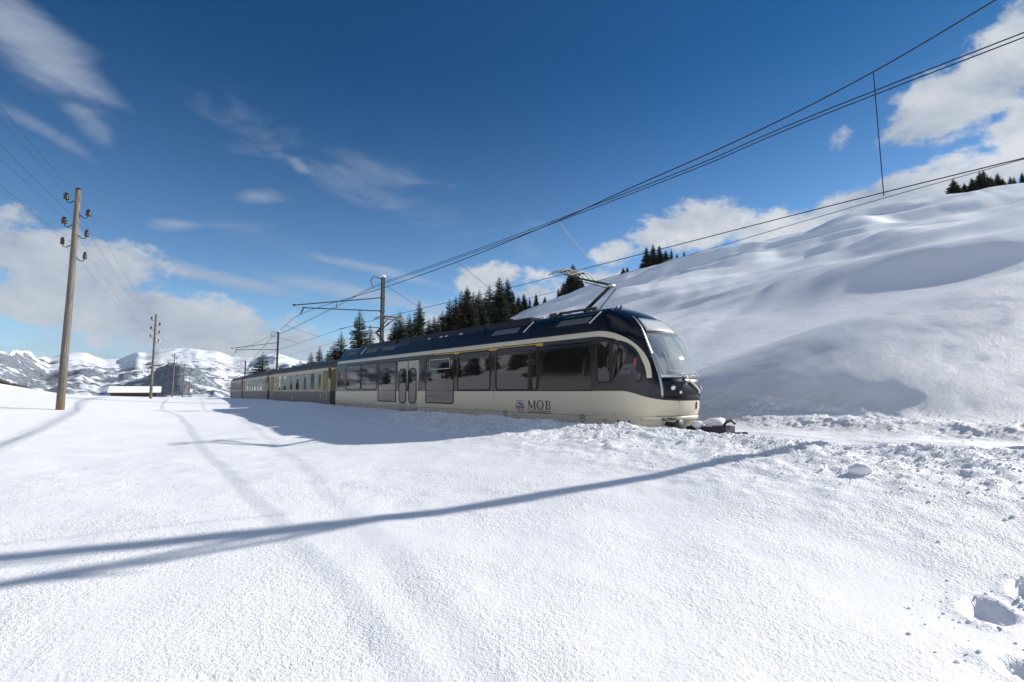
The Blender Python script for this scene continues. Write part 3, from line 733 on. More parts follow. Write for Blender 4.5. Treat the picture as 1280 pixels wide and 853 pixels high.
# windscreen, display, nose panel: patches of the nose surface
def nose_patch(t0, t1, z0, z1, off, nt=22, nz=14, thick=.02, shape=None):
    b = MB(); vs = []; 
    for j in range(nz + 1):
        v = j / nz; z = z0 + (z1 - z0) * v
        for i in range(nt + 1):
            u = i / nt; a, c = (t0(z), t1(z)) if callable(t0) else (t0, t1); th = R(a + (c - a) * u)
            zz = z + (shape(u, v) if shape else 0); vs.append(nose_pt(th, zz, off))
    m = nt + 1
    fs = [(j * m + i, j * m + i + 1, (j + 1) * m + i + 1, (j + 1) * m + i) for j in range(nz) for i in range(nt)]
    k = len(vs); edge = [i for i in range(m)] + [j * m + nt for j in range(1, nz + 1)] + [nz * m + i for i in range(nt - 1, -1, -1)] + [j * m for j in range(nz - 1, 0, -1)]
    ctr = Vector((.4, 0, 2.2))
    vs2 = [vs[e] - (vs[e] - ctr).normalized() * thick for e in edge]
    fs += [(edge[i], k + i, k + (i + 1) % len(edge), edge[(i + 1) % len(edge)]) for i in range(len(edge))]
    return b.add(vs + vs2, fs)
ta = lambda z: 58 + max(0, z - 2.6) * 3; tb = lambda z: 180 - ta(z)
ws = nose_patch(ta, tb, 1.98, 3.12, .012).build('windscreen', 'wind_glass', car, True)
ta2 = lambda z: 56.0 + max(0, z - 2.6) * 3; 
nose_patch(lambda z: ta(z) - 2.4, lambda z: ta(z) - .1, 1.5, 3.62, .016, 2, 20).build('windscreen_seal', 'bright_metal', ws, True)
nose_patch(lambda z: tb(z) + .1, lambda z: tb(z) + 2.4, 1.5, 3.62, .016, 2, 20).build('windscreen_seal', 'rubber', ws, True)
nose_patch(lambda z: ta(z) + 4, lambda z: tb(z) - 4, 3.20, 3.56, .012, 18, 5).build('destination_display', 'display', car, True)
nose_patch(ta, tb, 3.135, 3.18, .010, 18, 2).build('windscreen_bar', 'rubber', ws, True)
nose_patch(ta, tb, 1.47, 1.965, .010, 20, 5).build('nose_panel', 'navy', car, True)
# L plate behind the glass
def nline(pts, off, w, nm, m, parent):
    b = MB(); b.tube([nose_pt(R(a), z, off) for a, z in pts], w, 5); return b.build(nm, m, parent)
nline([(72, 2.62), (72, 2.14), (86, 2.14)], .014, .018, 'white_mark', 'display', ws)
# head lamps, wiper, marker lamps
for a in (68, 112):
    p_ = nose_pt(R(a), 1.72, .012); q_ = (nose_pt(R(a), 1.72, .1) - p_).normalized()
    hl = MB().lathe([(.085, -.03), (.085, .012), (.07, .02)], 20, q_, p_).build('headlight', 'dark_metal', car, True)
    MB().lathe([(.05, 0), (.05, .022), (.036, .034), (.0, .038)], 18, q_, p_).build('lens', 'lamp_glass', hl, True)
    p2 = nose_pt(R(a + (9 if a < 90 else -9)), 1.62, .012)
    MB().lathe([(.035, -.02), (.035, .014), (.025, .02)], 16, q_, p2).build('marker_lamp', 'lamp_glass', car, True)
wp = nline([(84, 1.80), (88, 2.0), (80, 2.06), (100, 2.10), (118, 2.02)], .05, .013, 'wiper', 'display', car)
nline([(86, 1.98), (96, 1.75), (102, 1.64)], .05, .018, 'wiper_arm', 'display', wp); nline([(78, 1.88), (90, 1.9), (96, 1.78)], .045, .012, 'wiper_arm', 'dark_metal', wp)
# nose skirt details
nline([(98, 1.38), (98, 1.2)], .006, .02, 'lock', 'print_dark', car)
for a in (76, 112): nline([(a, 1.42), (a, 1.06)], .002, .006, 'skirt_seam', 'grey_panel', car)
nline([(a, 1.04) for a in range(52, 130, 6)], .002, .008, 'skirt_seam', 'grey_panel', car)
nose_patch(38, 142, .93, 1.02, .03, 26, 2, .05).build('bumper_lip', 'cream', car, True)
# name lettering on the lip, built from strokes on the nose surface
def nose_text(word, a0, da, z0, h, off):
    G = {'A': [((0, 0), (.4, 1)), ((.4, 1), (.8, 0)), ((.15, .35), (.65, .35))], 'L': [((0, 1), (0, 0)), ((0, 0), (.6, 0))], 'P': [((0, 0), (0, 1)), ((0, 1), (.55, .95)), ((.55, .95), (.55, .55)), ((.55, .55), (0, .5))],
         'I': [((.1, 0), (.1, 1))], 'N': [((0, 0), (0, 1)), ((0, 1), (.65, 0)), ((.65, 0), (.65, 1))]}
    W_ = {'A': 1.0, 'L': .8, 'P': .8, 'I': .4, 'N': .9}; b = MB(); x = 0
    for ch in word:
        for (ax, az_), (cx, cz) in G[ch]: b.tube([nose_pt(R(a0 + (x + ax) * da), z0 + az_ * h, off), nose_pt(R(a0 + (x + cx) * da), z0 + cz * h, off)], .009, 4)
        x += W_[ch]
    return b.build('lettering', 'print_dark', car)
nose_text('ALPINA', 58, 3.6, .94, .07, .034)
# plough, coupler and underframe
MB().box((-17.8, -1.1, .32), (1.3, 1.1, .47)).build('underframe', 'under_black', car)
def bogie(parent, x):
    bg_ = MB().box((x - 1.3, -.85, .35), (x + 1.3, .85, .55)).box((x - 1.5, -1.05, .3), (x + 1.5, -.92, .5)).box((x - 1.5, .92, .3), (x + 1.5, 1.05, .5)).build('bogie', 'under_black', parent, bevel=.02)
    for dx in (-.95, .95):
        for s in (-1, 1): MB().lathe([(.3, -.05), (.38, -.05), (.38, .05), (.3, .06), (.1, .03)], 24, (0, s, 0), (x + dx, s * .55, .38)).build('wheel', 'dark_metal', bg_, True)
bogie(car, -2.4); bogie(car, -15.6)
pl = MB()
vs = []; 
for i in range(17):
    u = -1 + 2 * i / 16; xx = 2.35 - .55 * abs(u) ** 1.5
    for z, dx in ((.30, .10), (.45, .02), (.60, -.03), (.72, -.02)): vs.append((xx + dx, u * 1.12, z))
fs = [(i * 4 + k, i * 4 + k + 1, (i + 1) * 4 + k + 1, (i + 1) * 4 + k) for i in range(16) for k in range(3)]
pl.add(vs, fs).build('plough', 'dark_metal', car, True)
def snow_blob(c, r, seed, parent):
    bm = bmesh.new(); bmesh.ops.create_icosphere(bm, subdivisions=3, radius=1.0)
    for v in bm.verts:
        n_ = float(fbm(np.array([v.co.x * 1.3 + seed]), np.array([v.co.y * 1.3 + v.co.z * 1.7]), 3)[0]); v.co *= 1 + .38 * n_
        v.co = Vector((c[0] + v.co.x * r[0], c[1] + v.co.y * r[1], c[2] + v.co.z * r[2]))
    me = bpy.data.meshes.new('snow_cake'); bm.to_mesh(me); bm.free(); me.polygons.foreach_set('use_smooth', [True] * len(me.polygons)); me.materials.append(MATS['snow_piece'])
    o = bpy.data.objects.new('snow_cake', me); COL.objects.link(o); o.parent = parent
snow_blob((2.32, .62, .80), (.30, .22, .17), 3, car); snow_blob((2.12, .15, .80), (.16, .14, .10), 7, car); snow_blob((1.9, -.62, .74), (.24, .30, .09), 11, car)
cp = MB().box((1.6, .08, .62), (2.75, .30, .78)).box((2.6, -.02, .58), (2.95, .42, .82)).build('coupler', 'dark_metal', car, bevel=.015)
MB().tube([(2.85, .05, .80), (2.95, .0, .92), (3.0, .15, .96), (3.0, .32, .88)], .035, 6).build('coupler_link', 'dark_metal', cp); MB().bar((2.95, .2, .60), (3.35, .2, .66), .07, .05, 10).build('coupler_hook', 'dark_metal', cp)
for y in (-.75,): MB().lathe([(.09, 0), (.09, .3), (.16, .31), (.17, .36), (.15, .38)], 16, (1, 0, 0), (1.85, y, .82)).build('buffer', 'dark_metal', car, True)

# roof: shroud panels, equipment, insulators, pantographs
def roof_y(z): return Wf(z)
def roof_panel(x0, x1, z0, z1, nm='roof_panel', m='grey_panel', slant=.25):
    b = MB(); vs = []
    for z, sh in ((z0, 0), ((z0 + z1) / 2, slant / 2), (z1, slant)):
        y = -Wf(z) - .012; vs += [(x0 + sh, y, z), (x1 + sh * .6, y, z)]
    vs += [(x0, -Wf(z0) + .02, z0), (x1, -Wf(z0) + .02, z0), (x0 + slant, -Wf(z1) + .02, z1), (x1 + slant * .6, -Wf(z1) + .02, z1)]
    b.add(vs, [(0, 1, 3, 2), (2, 3, 5, 4), (6, 7, 1, 0), (4, 5, 9, 8), (0, 2, 4, 8, 6), (1, 7, 9, 5, 3)]); return b.build(nm, m, car)
for x0, x1 in ((-1.63, -.36), (-4.8, -3.4), (-13.3, -12.0), (-15.2, -13.9), (-17.6, -16.3)): roof_panel(x0, x1, 3.52, 3.80)
for x0, x1 in ((-10.9, -10.0), (-9.6, -8.8), (-8.4, -7.6)): roof_panel(x0, x1, 3.55, 3.78, m='navy')
for x in (-3.05, -15.6, -.28): MB().bar((x, -Wf(3.5) - .02, 3.5), (x + .28, -Wf(3.8) - .03, 3.82), .02, n=6).build('roof_rail', 'display', car)
# raised shroud over most of the roof with open gaps round the pantographs
def shroud(x0, x1, h=.16):
    b = MB(); pr = [(-.98, 3.70), (-.86, 3.98 + h * .4), (-.72, 3.98 + h), (.72, 3.98 + h), (.86, 3.98 + h * .4), (.98, 3.70)]; n = len(pr)
    vs = [(x0, y, z) for y, z in pr] + [(x1, y, z) for y, z in pr]
    b.add(vs, [(i, i + 1, n + i + 1, n + i) for i in range(n - 1)] + [tuple(range(n))[::-1], tuple(range(n, 2 * n))]); b.build('roof_shroud', 'navy', car, bevel=.02)
shroud(-16.2, -12.2, .04); shroud(-11.9, -5.4, .04); shroud(-5.2, -3.0, .04)
for x in (-2.75, -2.45): MB().lathe([(.05, 0), (.09, .02), (.05, .05), (.09, .07), (.05, .1), (.08, .12), (.04, .16)], 12, None, (x, -.55, 3.86)).build('insulator', 'porcelain_white', car, True)
MB().box((-2.3, -.7, 3.85), (-2.0, -.2, 4.04)).build('roof_box', 'dark_metal', car, bevel=.02)
MB().box((-.12, -.25, 3.92), (.16, .05, 3.99)).box((-.08, -.22, 3.985), (-.03, -.16, 4.05)).box((.08, -.22, 3.985), (.13, -.16, 4.05)).build('roof_horn', 'dark_metal', car, bevel=.01)
random.seed(3)
for x in (-9.2, -8.3, -7.9, -6.9): MB().tube([(x, -.98, 3.76), (x + .1, -.965, 3.79), (x + random.uniform(.15, .3), -.97, 3.775)], [.012, .022, .008], 6).build('snow_cake', 'snow_piece', car, True)
def pantograph(xb, sgn, nm='pantograph'):
    """single-arm pantograph: base, lower arm to a knee, upper arm back to a collector head"""
    pg = empty(nm, (xb, 0, 0)); pg.parent = car
    MB().box((-.75, -.45, 4.02), (.75, -.38, 4.08)).box((-.75, .38, 4.02), (.75, .45, 4.08)).box((-.75, -.45, 4.03), (-.68, .45, 4.09)).box((.4, -.45, 4.03), (.47, .45, 4.09)).build('base_frame', 'dark_metal', pg)
    for sx in (-.7, .45):
        for sy in (-.41, .41): MB().lathe([(.05, -.1), (.08, -.07), (.05, -.04), (.08, -.01), (.04, .03)], 10, None, (sx, sy, 4.0)).build('insulator', 'porcelain_brown', pg, True)
    k = Vector((sgn * .95, 0, 4.72)); f0 = Vector((-sgn * .12, 0, 4.08)); hd = Vector((-sgn * .62, 0, 5.30))
    MB().bar(f0, k, .055, .045, 10).build('lower_arm', 'dark_metal', pg, True)
    MB().bar(Vector((sgn * .4, .06, 4.06)), k + Vector((.12 * sgn, .06, -.1)), .015, n=6).build('control_rod', 'dark_metal', pg)
    ua = MB().bar(k + Vector((0, -.03, .02)), hd + Vector((0, -.16, -.05)), .035, .025, 8).bar(k + Vector((0, .03, .02)), hd + Vector((0, .16, -.05)), .035, .025, 8).build('upper_arm', 'dark_metal', pg, True)
    MB().bar(k + Vector((-.05 * sgn, .0, -.09)), hd + Vector((.15 * sgn, 0, -.16)), .014, n=6).build('control_rod', 'dark_metal', pg)
    MB().lathe([(.07, -.1), (.07, .1)], 12, (0, 1, 0), k).build('knee', 'bright_metal', pg, True)
    head = MB().bar(hd + Vector((0, -.35, -.02)), hd + Vector((0, .35, -.02)), .025, n=8).build('head', 'pantograph_tan', pg)
    for dx in (-.22, -.08, .08, .22):
        pts = [(hd.x + dx, y, hd.z + .10 - (max(0, abs(y) - .48) ** 1.6) * 1.1) for y in np.linspace(-.80, .80, 17)]
        MB().tube(pts, .017, 6).build('collector_strip', 'pantograph_tan', head)
    for s in (-1, 1):
        MB().bar(hd + Vector((-.24, s * .32, .08)), hd + Vector((.24, s * .32, .08)), .018, n=6).bar(hd + Vector((0, s * .32, -.02)), hd + Vector((0, s * .32, .09)), .018, n=6).build('strip_carrier', 'dark_metal', head)
    return pg
pantograph(-1.35, 1); pantograph(-15.3, -1)
MB().box((-CAR_L - .25, -.75, .7), (-CAR_L + .02, .75, 3.2)).build('gangway', 'rubber', car, bevel=.04)

# ------------------------------------------------------------------ coaches
CW = np.array([[.55, 1.22], [.8, 1.29], [1.0, 1.3], [2.95, 1.3], [3.05, 1.27], [3.2, 1.16], [3.35, .95], [3.46, .65], [3.53, .3], [3.55, .02]])
def Cf(x, z): return float(np.interp(z, CW[:, 0], CW[:, 1]))
def cshell(zs, nm, m, parent, inset=0.0):
    b = MB(); vs = []
    for z in zs: w = Cf(0, z) - inset; vs += [(-COACH_L, -w, z), (0, -w, z), (0, w, z), (-COACH_L, w, z)]
    L = len(zs); fs = [(i * 4 + k, i * 4 + (k + 1) % 4, (i + 1) * 4 + (k + 1) % 4, (i + 1) * 4 + k) for i in range(L - 1) for k in range(4)]
    fs += [(3, 2, 1, 0), tuple((L - 1) * 4 + k for k in range(4))]; return b.add(vs, fs).build(nm, m, parent)
def cstrip(x0, x1, z0, z1, off, nm, m, parent):
    b = MB(); b.add([(x0, -Cf(0, z0) - off, z0), (x1, -Cf(0, z0) - off, z0), (x1, -Cf(0, z1) - off, z1), (x0, -Cf(0, z1) - off, z1),
                     (x0, -Cf(0, z0) + .02, z0), (x1, -Cf(0, z0) + .02, z0), (x1, -Cf(0, z1) + .02, z1), (x0, -Cf(0, z1) + .02, z1)],
                    [(0, 1, 2, 3), (4, 5, 1, 0), (1, 5, 6, 2), (2, 6, 7, 3), (3, 7, 4, 0)]); return b.build(nm, m, parent)
def make_coach(kind):
    c = empty('passenger_coach')
    cshell([.55, .8, 1.0, 1.66], 'lower_wall', 'coach_grey', c); cshell([1.66, 2.2, 2.95], 'upper_wall', 'coach_cream' if kind else 'coach_olive', c)
    rf = cshell([2.95, 3.05, 3.2, 3.35, 3.46, 3.53, 3.55], 'roof', 'coach_roof', c)
    cstrip(-COACH_L + .02, -.02, 2.80, 2.96, .012, 'letter_board', 'coach_cream', c); cstrip(-COACH_L + .02, -.02, 1.63, 1.69, .014, 'belt_rail', 'coach_cream', c)
    n = 6; x = -2.75
    for i in range(n):
        xa, xb = x - 1.52, x; out = rrect(xa, xb, 1.74, 2.74, .05, 3)
        w = window(out, c, 'coach_glass', .05, Cf, fm='coach_cream')
        patch(rrect(xb - .62, xb - .03, 1.76, 2.72, .02, 2), .012, .004, Cf).build('curtain', 'curtain', w)
        if i % 2: patch(rrect(xa + .03, xa + .25, 1.76, 2.72, .02, 2), .012, .004, Cf).build('curtain', 'curtain', w)
        x -= 1.93
    for xo in (-2.2, -14.75):
        window(ov(xo, 2.22, .22, .42, 24), c, 'coach_glass', .05, Cf, nm='oval_window', fm='coach_ochre')
    for xa in (-1.55, -COACH_L + .55):
        d_ = cstrip(xa, xa + 1.0, .62, 2.78, .004, 'door', 'under_black', c); cstrip(xa + .03, xa + .97, 1.66, 2.74, .016, 'door_panel', 'coach_ochre', d_)
        MB().bar((xa + 1.08, -1.36, 1.1), (xa + 1.08, -1.36, 1.9), .018, n=6).build('handrail', 'bright_metal', c)
    cstrip(-.46, -.0, .58, 2.95, .018, 'end_panel', 'under_black', c)
    em = patch(ov(-8.9, 1.18, .26, .3), .008, .01, Cf, rings=(1, .5)).build('crest', 'print_dark', c); patch(ov(-8.9, 1.2, .13, .16, 16), .012, .004, Cf, rings=(1, .5)).build('crest_field', 'badge_pale', em)
    for xx in (-2.0, -2.35, -14.6): cstrip(xx - .06, xx + .06, 1.25, 1.5, .006, 'notice', 'badge_pale' if xx > -2.2 else 'print_dark', c)
    for i in range(5): MB().box((-3.2 * i - 1.9, -.22, 3.5), (-3.2 * i - 1.5, .22, 3.68)).build('roof_vent', 'coach_roof', rf, bevel=.03)
    MB().box((-.001, -.7, .7), (GAP * .55, .7, 3.1)).build('gangway', 'rubber', c, bevel=.04); MB().box((-COACH_L - GAP * .4, -.7, .7), (-COACH_L + .001, .7, 3.1)).build('gangway', 'rubber', c, bevel=.04)
    MB().box((-COACH_L + .3, -1.05, .35), (-.3, 1.05, .56)).build('underframe', 'under_black', c)
    bogie(c, -2.6); bogie(c, -COACH_L + 2.6)
    return c
labels = ['olive and grey passenger coach coupled directly behind the railcar', 'cream and grey passenger coach, second coach behind the railcar', 'last olive and grey passenger coach at the tail of the train']
protos = {0: make_coach(0), 1: make_coach(1)}
for i, a in enumerate(COACH_ANG):
    c = protos[i] if i < 2 else copy_tree(protos[0])
    e = -ang_dir(a); q = joints[i] - e * (GAP / 2); c.location = (q[0], q[1], 0); c.rotation_euler = (0, 0, math.atan2(e[1], e[0]))
    tag(c, labels[i], 'coach', 'coaches pulled by the railcar')

# ------------------------------------------------------------------ catenary masts and wires
mast_sites = [(12.5, 11.2, 9.3), None, None, None]
for i, (px, py) in enumerate(((479, 347), (348, 415), (307, 451))):
    q = on_ray(px, 2.75, py)
    if i == 2: d = pix_dir(px, py); k = 92 / d[1]; q = np.array([d[0] * k, 92, CAMZ + d[2] * k])      # stands some way beyond the last coach
    mast_sites[i + 1] = (q[0], q[1], q[2])
def make_mast(site, label, top, armlen=5.4, ra=.035, arms=None):
    x, y, _ = site; t, o = track_to(np.array([x]), np.array([y])); a = track_pt(float(t[0])); n = np.array([x, y]) - a; n /= np.linalg.norm(n)
    m = empty('catenary_mast', (x, y, 0), math.atan2(n[1], n[0]) + math.pi)      # local +X points over the track
    w = .105
    b = MB().box((-w, -w, -.5), (w, -w + .03, top)).box((-w, w - .03, -.5), (w, w, top)).box((-.02, -w + .028, -.5), (.02, w - .028, top)); b.build('post', 'mast_steel', m)
    MB().lathe([(.02, -.02), (.17, 0), (.18, .06), (.12, .14), (.02, .17)], 12, None, (0, 0, top)).build('snow_cap', 'snow_piece', m, True)
    MB().bar((0, 0, top - .12), (.62, 0, top - .02), .03, n=6).bar((.62, 0, top - .02), (.85, 0, top - .3), .03, n=6).bar((.85, 0, top - .3), (.68, 0, top - .72), .03, n=6).build('feeder_bracket', 'mast_steel', m)
    zA = top - 1.35; zB = top - 2.25; zt = 6.75
    if arms: zA, zB, zt = arms
    ar = MB().bar((0, 0, zA), (armlen, 0, zt), ra, n=8).bar((0, 0, zB), (armlen * .93, 0, zt - .12), ra, n=8).bar((armlen * .55, 0, zA + (zt - zA) * .55), (armlen * .55, 0, zB + (zt - .12 - zB) * .59), .02, n=6).build('cantilever', 'mast_steel', m)
    MB().lathe([(.03, 0), (.07, .03), (.03, .06), (.07, .09), (.03, .12), (.07, .15), (.03, .2)], 10, (1, 0, .02), (armlen - .05, 0, zt)).build('insulator', 'porcelain_brown', ar, True)
    MB().bar((armlen - .55, 0, zt - .05), (armlen - .3, 0, zt - .55), .03, n=6).lathe([(.03, 0), (.07, .03), (.03, .06), (.07, .09), (.03, .12)], 10, (.5, 0, -.6), (armlen - .45, 0, zt - .25)).build('hanger', 'mast_steel', ar)
    if not arms: MB().bar((0, 0, 5.75), (1.9, 0, 5.75), .03, n=6).bar((1.9, 0, 5.75), (2.75, 0, 5.5), .018, n=6).build('steady_arm', 'mast_steel', m)
    for z in (zA, zB): MB().box((-w - .02, -w - .02, z - .06), (w + .02, w + .02, z + .06)).build('clamp', 'mast_steel', m)
    tag(m, label, 'mast', 'catenary masts along the track'); return m
make_mast(mast_sites[0], 'steel catenary mast whose long shadow crosses the foreground snow', 9.3, 2.8, .05, (8.05, 7.6, 8.0))
make_mast(mast_sites[1], 'tall steel catenary mast with long cantilever rising behind the railcar roof', mast_sites[1][2])
make_mast(mast_sites[2], 'steel catenary mast rising behind the first olive coach', mast_sites[2][2], 5.0)
make_mast(mast_sites[3], 'small far catenary mast behind the last coach', mast_sites[3][2], 4.6)

def wire(name, pts, r, label, cat, group=None, n=5, par=None):
    # smooth through the points
    P_ = [Vector(p) for p in pts]; out = []
    for i in range(len(P_) - 1):
        p0, p1, p2, p3 = P_[max(i - 1, 0)], P_[i], P_[i + 1], P_[min(i + 2, len(P_) - 1)]
        k = 8
        for j in range(k):
            u = j / k; out.append(.5 * ((2 * p1) + (p2 - p0) * u + (2 * p0 - 5 * p1 + 4 * p2 - p3) * u * u + (3 * p1 - p0 - 3 * p2 + p3) * u ** 3))
    out.append(P_[-1]); o = MB().tube(out, r, n).build(name, 'wire', par, True)
    if par is None: tag(o, label, cat, group)
    return o
def tp(t, o, z): q = track_pt(t, o); return (q[0], q[1], z)
cw_ = wire('contact_wire', [tp(t, .12 * math.sin(t * .25), 5.43) for t in (-45, -25, -12, -6, 0, 6, 14, 22, 34, 46, 60, 74, 95)], .011, 'thin contact wire touching the pantograph collectors above the track', 'wire')
wire('auxiliary_wire', [tp(-45, 1.2, 6.2), tp(-20, 1.25, 6.1), tp(-8, 1.3, 5.86), tp(2, 1.3, 5.32), tp(12, 1.3, 5.12), tp(22, 1.3, 5.15), tp(46, 1.3, 5.1), tp(80, 1.2, 5.1)], .0075, 'thin wire strung just below and beyond the contact wire', 'wire')
tm1 = float(track_to(np.array([mast_sites[1][0]]), np.array([mast_sites[1][1]]))[0][0]); tm2 = float(track_to(np.array([mast_sites[2][0]]), np.array([mast_sites[2][1]]))[0][0]); tm3 = float(track_to(np.array([mast_sites[3][0]]), np.array([mast_sites[3][1]]))[0][0])
MS = [(-40, .6, 9.2), (-30, .6, 8.3), (-20, .6, 8.2), (-11, .75, 9.35), (-8.6, .45, 8.72), (-6.3, .0, 7.95), (-4, -.5, 7.38), (-1, -1.15, 6.85), (1.1, -1.5, 6.52), (6.2, -1.55, 6.33), (12, -1.7, 6.25), (tm1, -2.35, 6.22), (tm1 + 10, -2.0, 5.9), (tm2, -1.9, 6.2), (tm2 + 15, -1.7, 5.9), (tm3, -1.6, 6.2)]
ms = wire('messenger_wire', [tp(*q) for q in MS], .014, 'dark messenger wire with droppers holding the contact wire over the railcar', 'wire')
def ms_at(t):
    A_ = np.array(MS); return tp(t, float(np.interp(t, A_[:, 0], A_[:, 1])), float(np.interp(t, A_[:, 0], A_[:, 2])))
for t in (-6.3, 1.1, 6.2, 11.6, 27, 33): MB().tube([ms_at(t), tp(t, .1, 5.43)], .009, 5).build('dropper', 'wire', ms)
for k, (do, dz) in enumerate(((0, 0), (.09, -.05))):
    pts = [tp(-42, 2.0 + do, 8.6 + dz)]
    ends = [(-8.6, 2.1, 8.6), (tm1, 2.0, mast_sites[1][2] - .73), (tm2, 2.0, mast_sites[2][2] - .73), (tm3, 2.0, mast_sites[3][2] - .7)]
    for (a, b) in zip(ends[:-1], ends[1:]):
        for u in (0, .25, .5, .75): pts.append(tp(a[0] + (b[0] - a[0]) * u, 2.0 + do, a[2] + (b[2] - a[2]) * u - .25 * 4 * u * (1 - u) + dz))
    pts.append(tp(tm3, 2.0 + do, ends[-1][2] + dz))
    wire('feeder_wire', pts, .014, 'one of two close parallel feeder wires carried on the mast brackets', 'wire', 'paired feeder wires on the masts')

# ------------------------------------------------------------------ telegraph poles
INS = [(-1, .35, 0), (1, .85, 0), (-1, 1.25, 0), (1, 1.62, 1), (-1, 2.0, 2), (1, 2.45, 2)]
def make_pole():
    p_ = empty('telegraph_pole'); h = 8.0
    MB().tube([(0, 0, -.6), (0, 0, 2), (.01, 0, 4.5), (0, 0, 6.5), (0, 0, h)], [.128, .118, .105, .094, .086], 14).build('shaft', 'pole_wood', p_, True)
    MB().lathe([(.102, -.02), (.102, .0), (.05, .05), (.01, .06)], 14, None, (0, 0, h)).build('cap', 'dark_metal', p_, True)
    for s, dz, k in INS:
        z = h - dz; r = (1, .8, .72)[k]
        i_ = MB().tube([(s * .1, 0, z - .1), (s * .2, 0, z - .2), (s * .30, 0, z - .18), (s * .33, 0, z - .08)], .016, 6).build('bracket', 'dark_metal', p_)
        MB().lathe([(.02 * r, -.12), (.085 * r, -.10), (.09 * r, -.04), (.06 * r, -.02), (.085 * r, .02), (.09 * r, .07), (.05 * r, .10), (.06 * r, .14), (.02 * r, .16)], 14, None, (s * .33, 0, z)).build('insulator', 'porcelain_brown', i_, True)
    for j in range(10): MB().tube([(-.12, -.03, h - .25 - j * .29), (-.155, -.03, h - .25 - j * .29)], .008, 5).build('step_bolt', 'dark_metal', p_)
    return p_
pole0 = make_pole()
pole_xy = [(-15.886, 18.143, 1.006), (-33.78, 48.14, .832), (-61.67, 93.42, .49), (-78.44, 122.58, .13), (-101.1, 161.1, -.34), (1.6, -11.2, .0)]
plab = ['tall weathered wooden telegraph pole with brown insulators standing alone in the snow field', 'wooden telegraph pole beside the snow-roofed barn', 'distant wooden telegraph pole next beyond the barn', 'distant wooden telegraph pole between two others in the row', 'farthest thin telegraph pole beside the small marker post', 'wooden telegraph pole next before the tall lone one in the row']
line_dir = math.atan2(48.14 - 18.14, -33.78 + 15.89)
for i, (x, y, z) in enumerate(pole_xy):
    p_ = pole0 if i == 0 else copy_tree(pole0); p_.location = (x, y, z if i < 3 else H(x, y)); p_.rotation_euler = (0, 0, line_dir - math.pi / 2 + (.0, .02, -.02, .01, .0, 0)[i])
    if i in (3, 4): p_.location.z = z
    tag(p_, plab[i], 'pole', 'telegraph poles in a row')
cs, sn = math.cos(line_dir - math.pi / 2), math.sin(line_dir - math.pi / 2)
order = [5, 0, 1, 2, 3, 4]
for s, dz, k in INS:
    pts = []
    for a, b in zip(order[:-1], order[1:]):
        A_, B_ = pole_xy[a], pole_xy[b]
        for u in (0, .25, .5, .75):
            sag = .35 * 4 * u * (1 - u); pts.append((A_[0] + (B_[0] - A_[0]) * u + s * .33 * cs, A_[1] + (B_[1] - A_[1]) * u + s * .33 * sn, A_[2] + (B_[2] - A_[2]) * u + 8.05 - dz - sag))
    e = pole_xy[4]; pts.append((e[0] + s * .33 * cs, e[1] + s * .33 * sn, e[2] + 8.05 - dz))
    wire('telegraph_wire', pts, .0034, 'thin telegraph wire strung between the wooden poles', 'wire', 'telegraph wires between the poles', 4)

# ------------------------------------------------------------------ barn and marker post
def barn():
    Yb = 150.0; cx = (174 - 640) / FPX * Yb * 1.005; x, y = cx, Yb
    d = pix_dir(174, 484); zt = CAMZ + d[2] / d[1] * Yb
    b = empty('barn', (x, y, zt - 4.3), R(33)); Lx, Ly = 5.4, 3.6
    MB().box((-Lx, -Ly, -2), (Lx, Ly, .9)).build('stone_base', 'stone', b)
    for i in range(24):
        xx = -Lx + i * (2 * Lx / 24); MB().box((xx + .015, -Ly - .05 - .02 * (i % 3), .85), (xx + 2 * Lx / 24 - .015, -Ly + .02, 2.75)).build('plank', 'barn_wood', b)
    MB().box((-Lx + .05, -Ly + .03, .9), (Lx - .05, Ly, 2.8)).build('wall', 'barn_wood', b)
    rf = MB(); vs = []
    for xx in (-Lx - .7, Lx + .7): vs += [(xx, -Ly - .9, 2.45), (xx, 0, 4.1), (xx, Ly + .9, 2.45), (xx, -Ly - .9, 2.6), (xx, 0, 4.25), (xx, Ly + .9, 2.6)]
    rf.add(vs, [(0, 6, 7, 1), (1, 7, 8, 2), (3, 4, 10, 9), (4, 5, 11, 10), (0, 3, 9, 6), (2, 8, 11, 5), (0, 1, 4, 3), (1, 2, 5, 4), (6, 9, 10, 7), (7, 10, 11, 8)]).build('roof', 'barn_wood', b)
    sn_ = MB(); vs = []
    for xx in (-Lx - .75, Lx + .75): vs += [(xx, -Ly - .95, 2.62), (xx, 0, 4.27), (xx, Ly + .95, 2.62), (xx, -Ly - .92, 2.9), (xx, 0, 4.55), (xx, Ly + .92, 2.9)]
    sn_.add(vs, [(3, 4, 10, 9), (4, 5, 11, 10), (0, 3, 9, 6), (2, 8, 11, 5), (0, 1, 4, 3), (1, 2, 5, 4), (6, 9, 10, 7), (7, 10, 11, 8), (0, 6, 7, 1), (1, 7, 8, 2)]).build('roof_snow', 'snow_piece', b, bevel=.12)
    tag(b, 'low dark timber barn under a thick snow-covered roof at the field edge', 'barn')
barn()
q = gpt(238.5, 497.5, .4); mp = empty('marker_post', (q[0] * .9, q[1] * .9, H(q[0] * .9, q[1] * .9) - .1))
MB().bar((0, 0, -.3), (0, 0, 2.3), .05, n=10).build('post', 'red', mp); MB().box((-.02, -.3, .9), (.02, .3, 1.5)).build('board', 'display', mp); tag(mp, 'small red marker post with pale board by the end of the snow field', 'marker post')

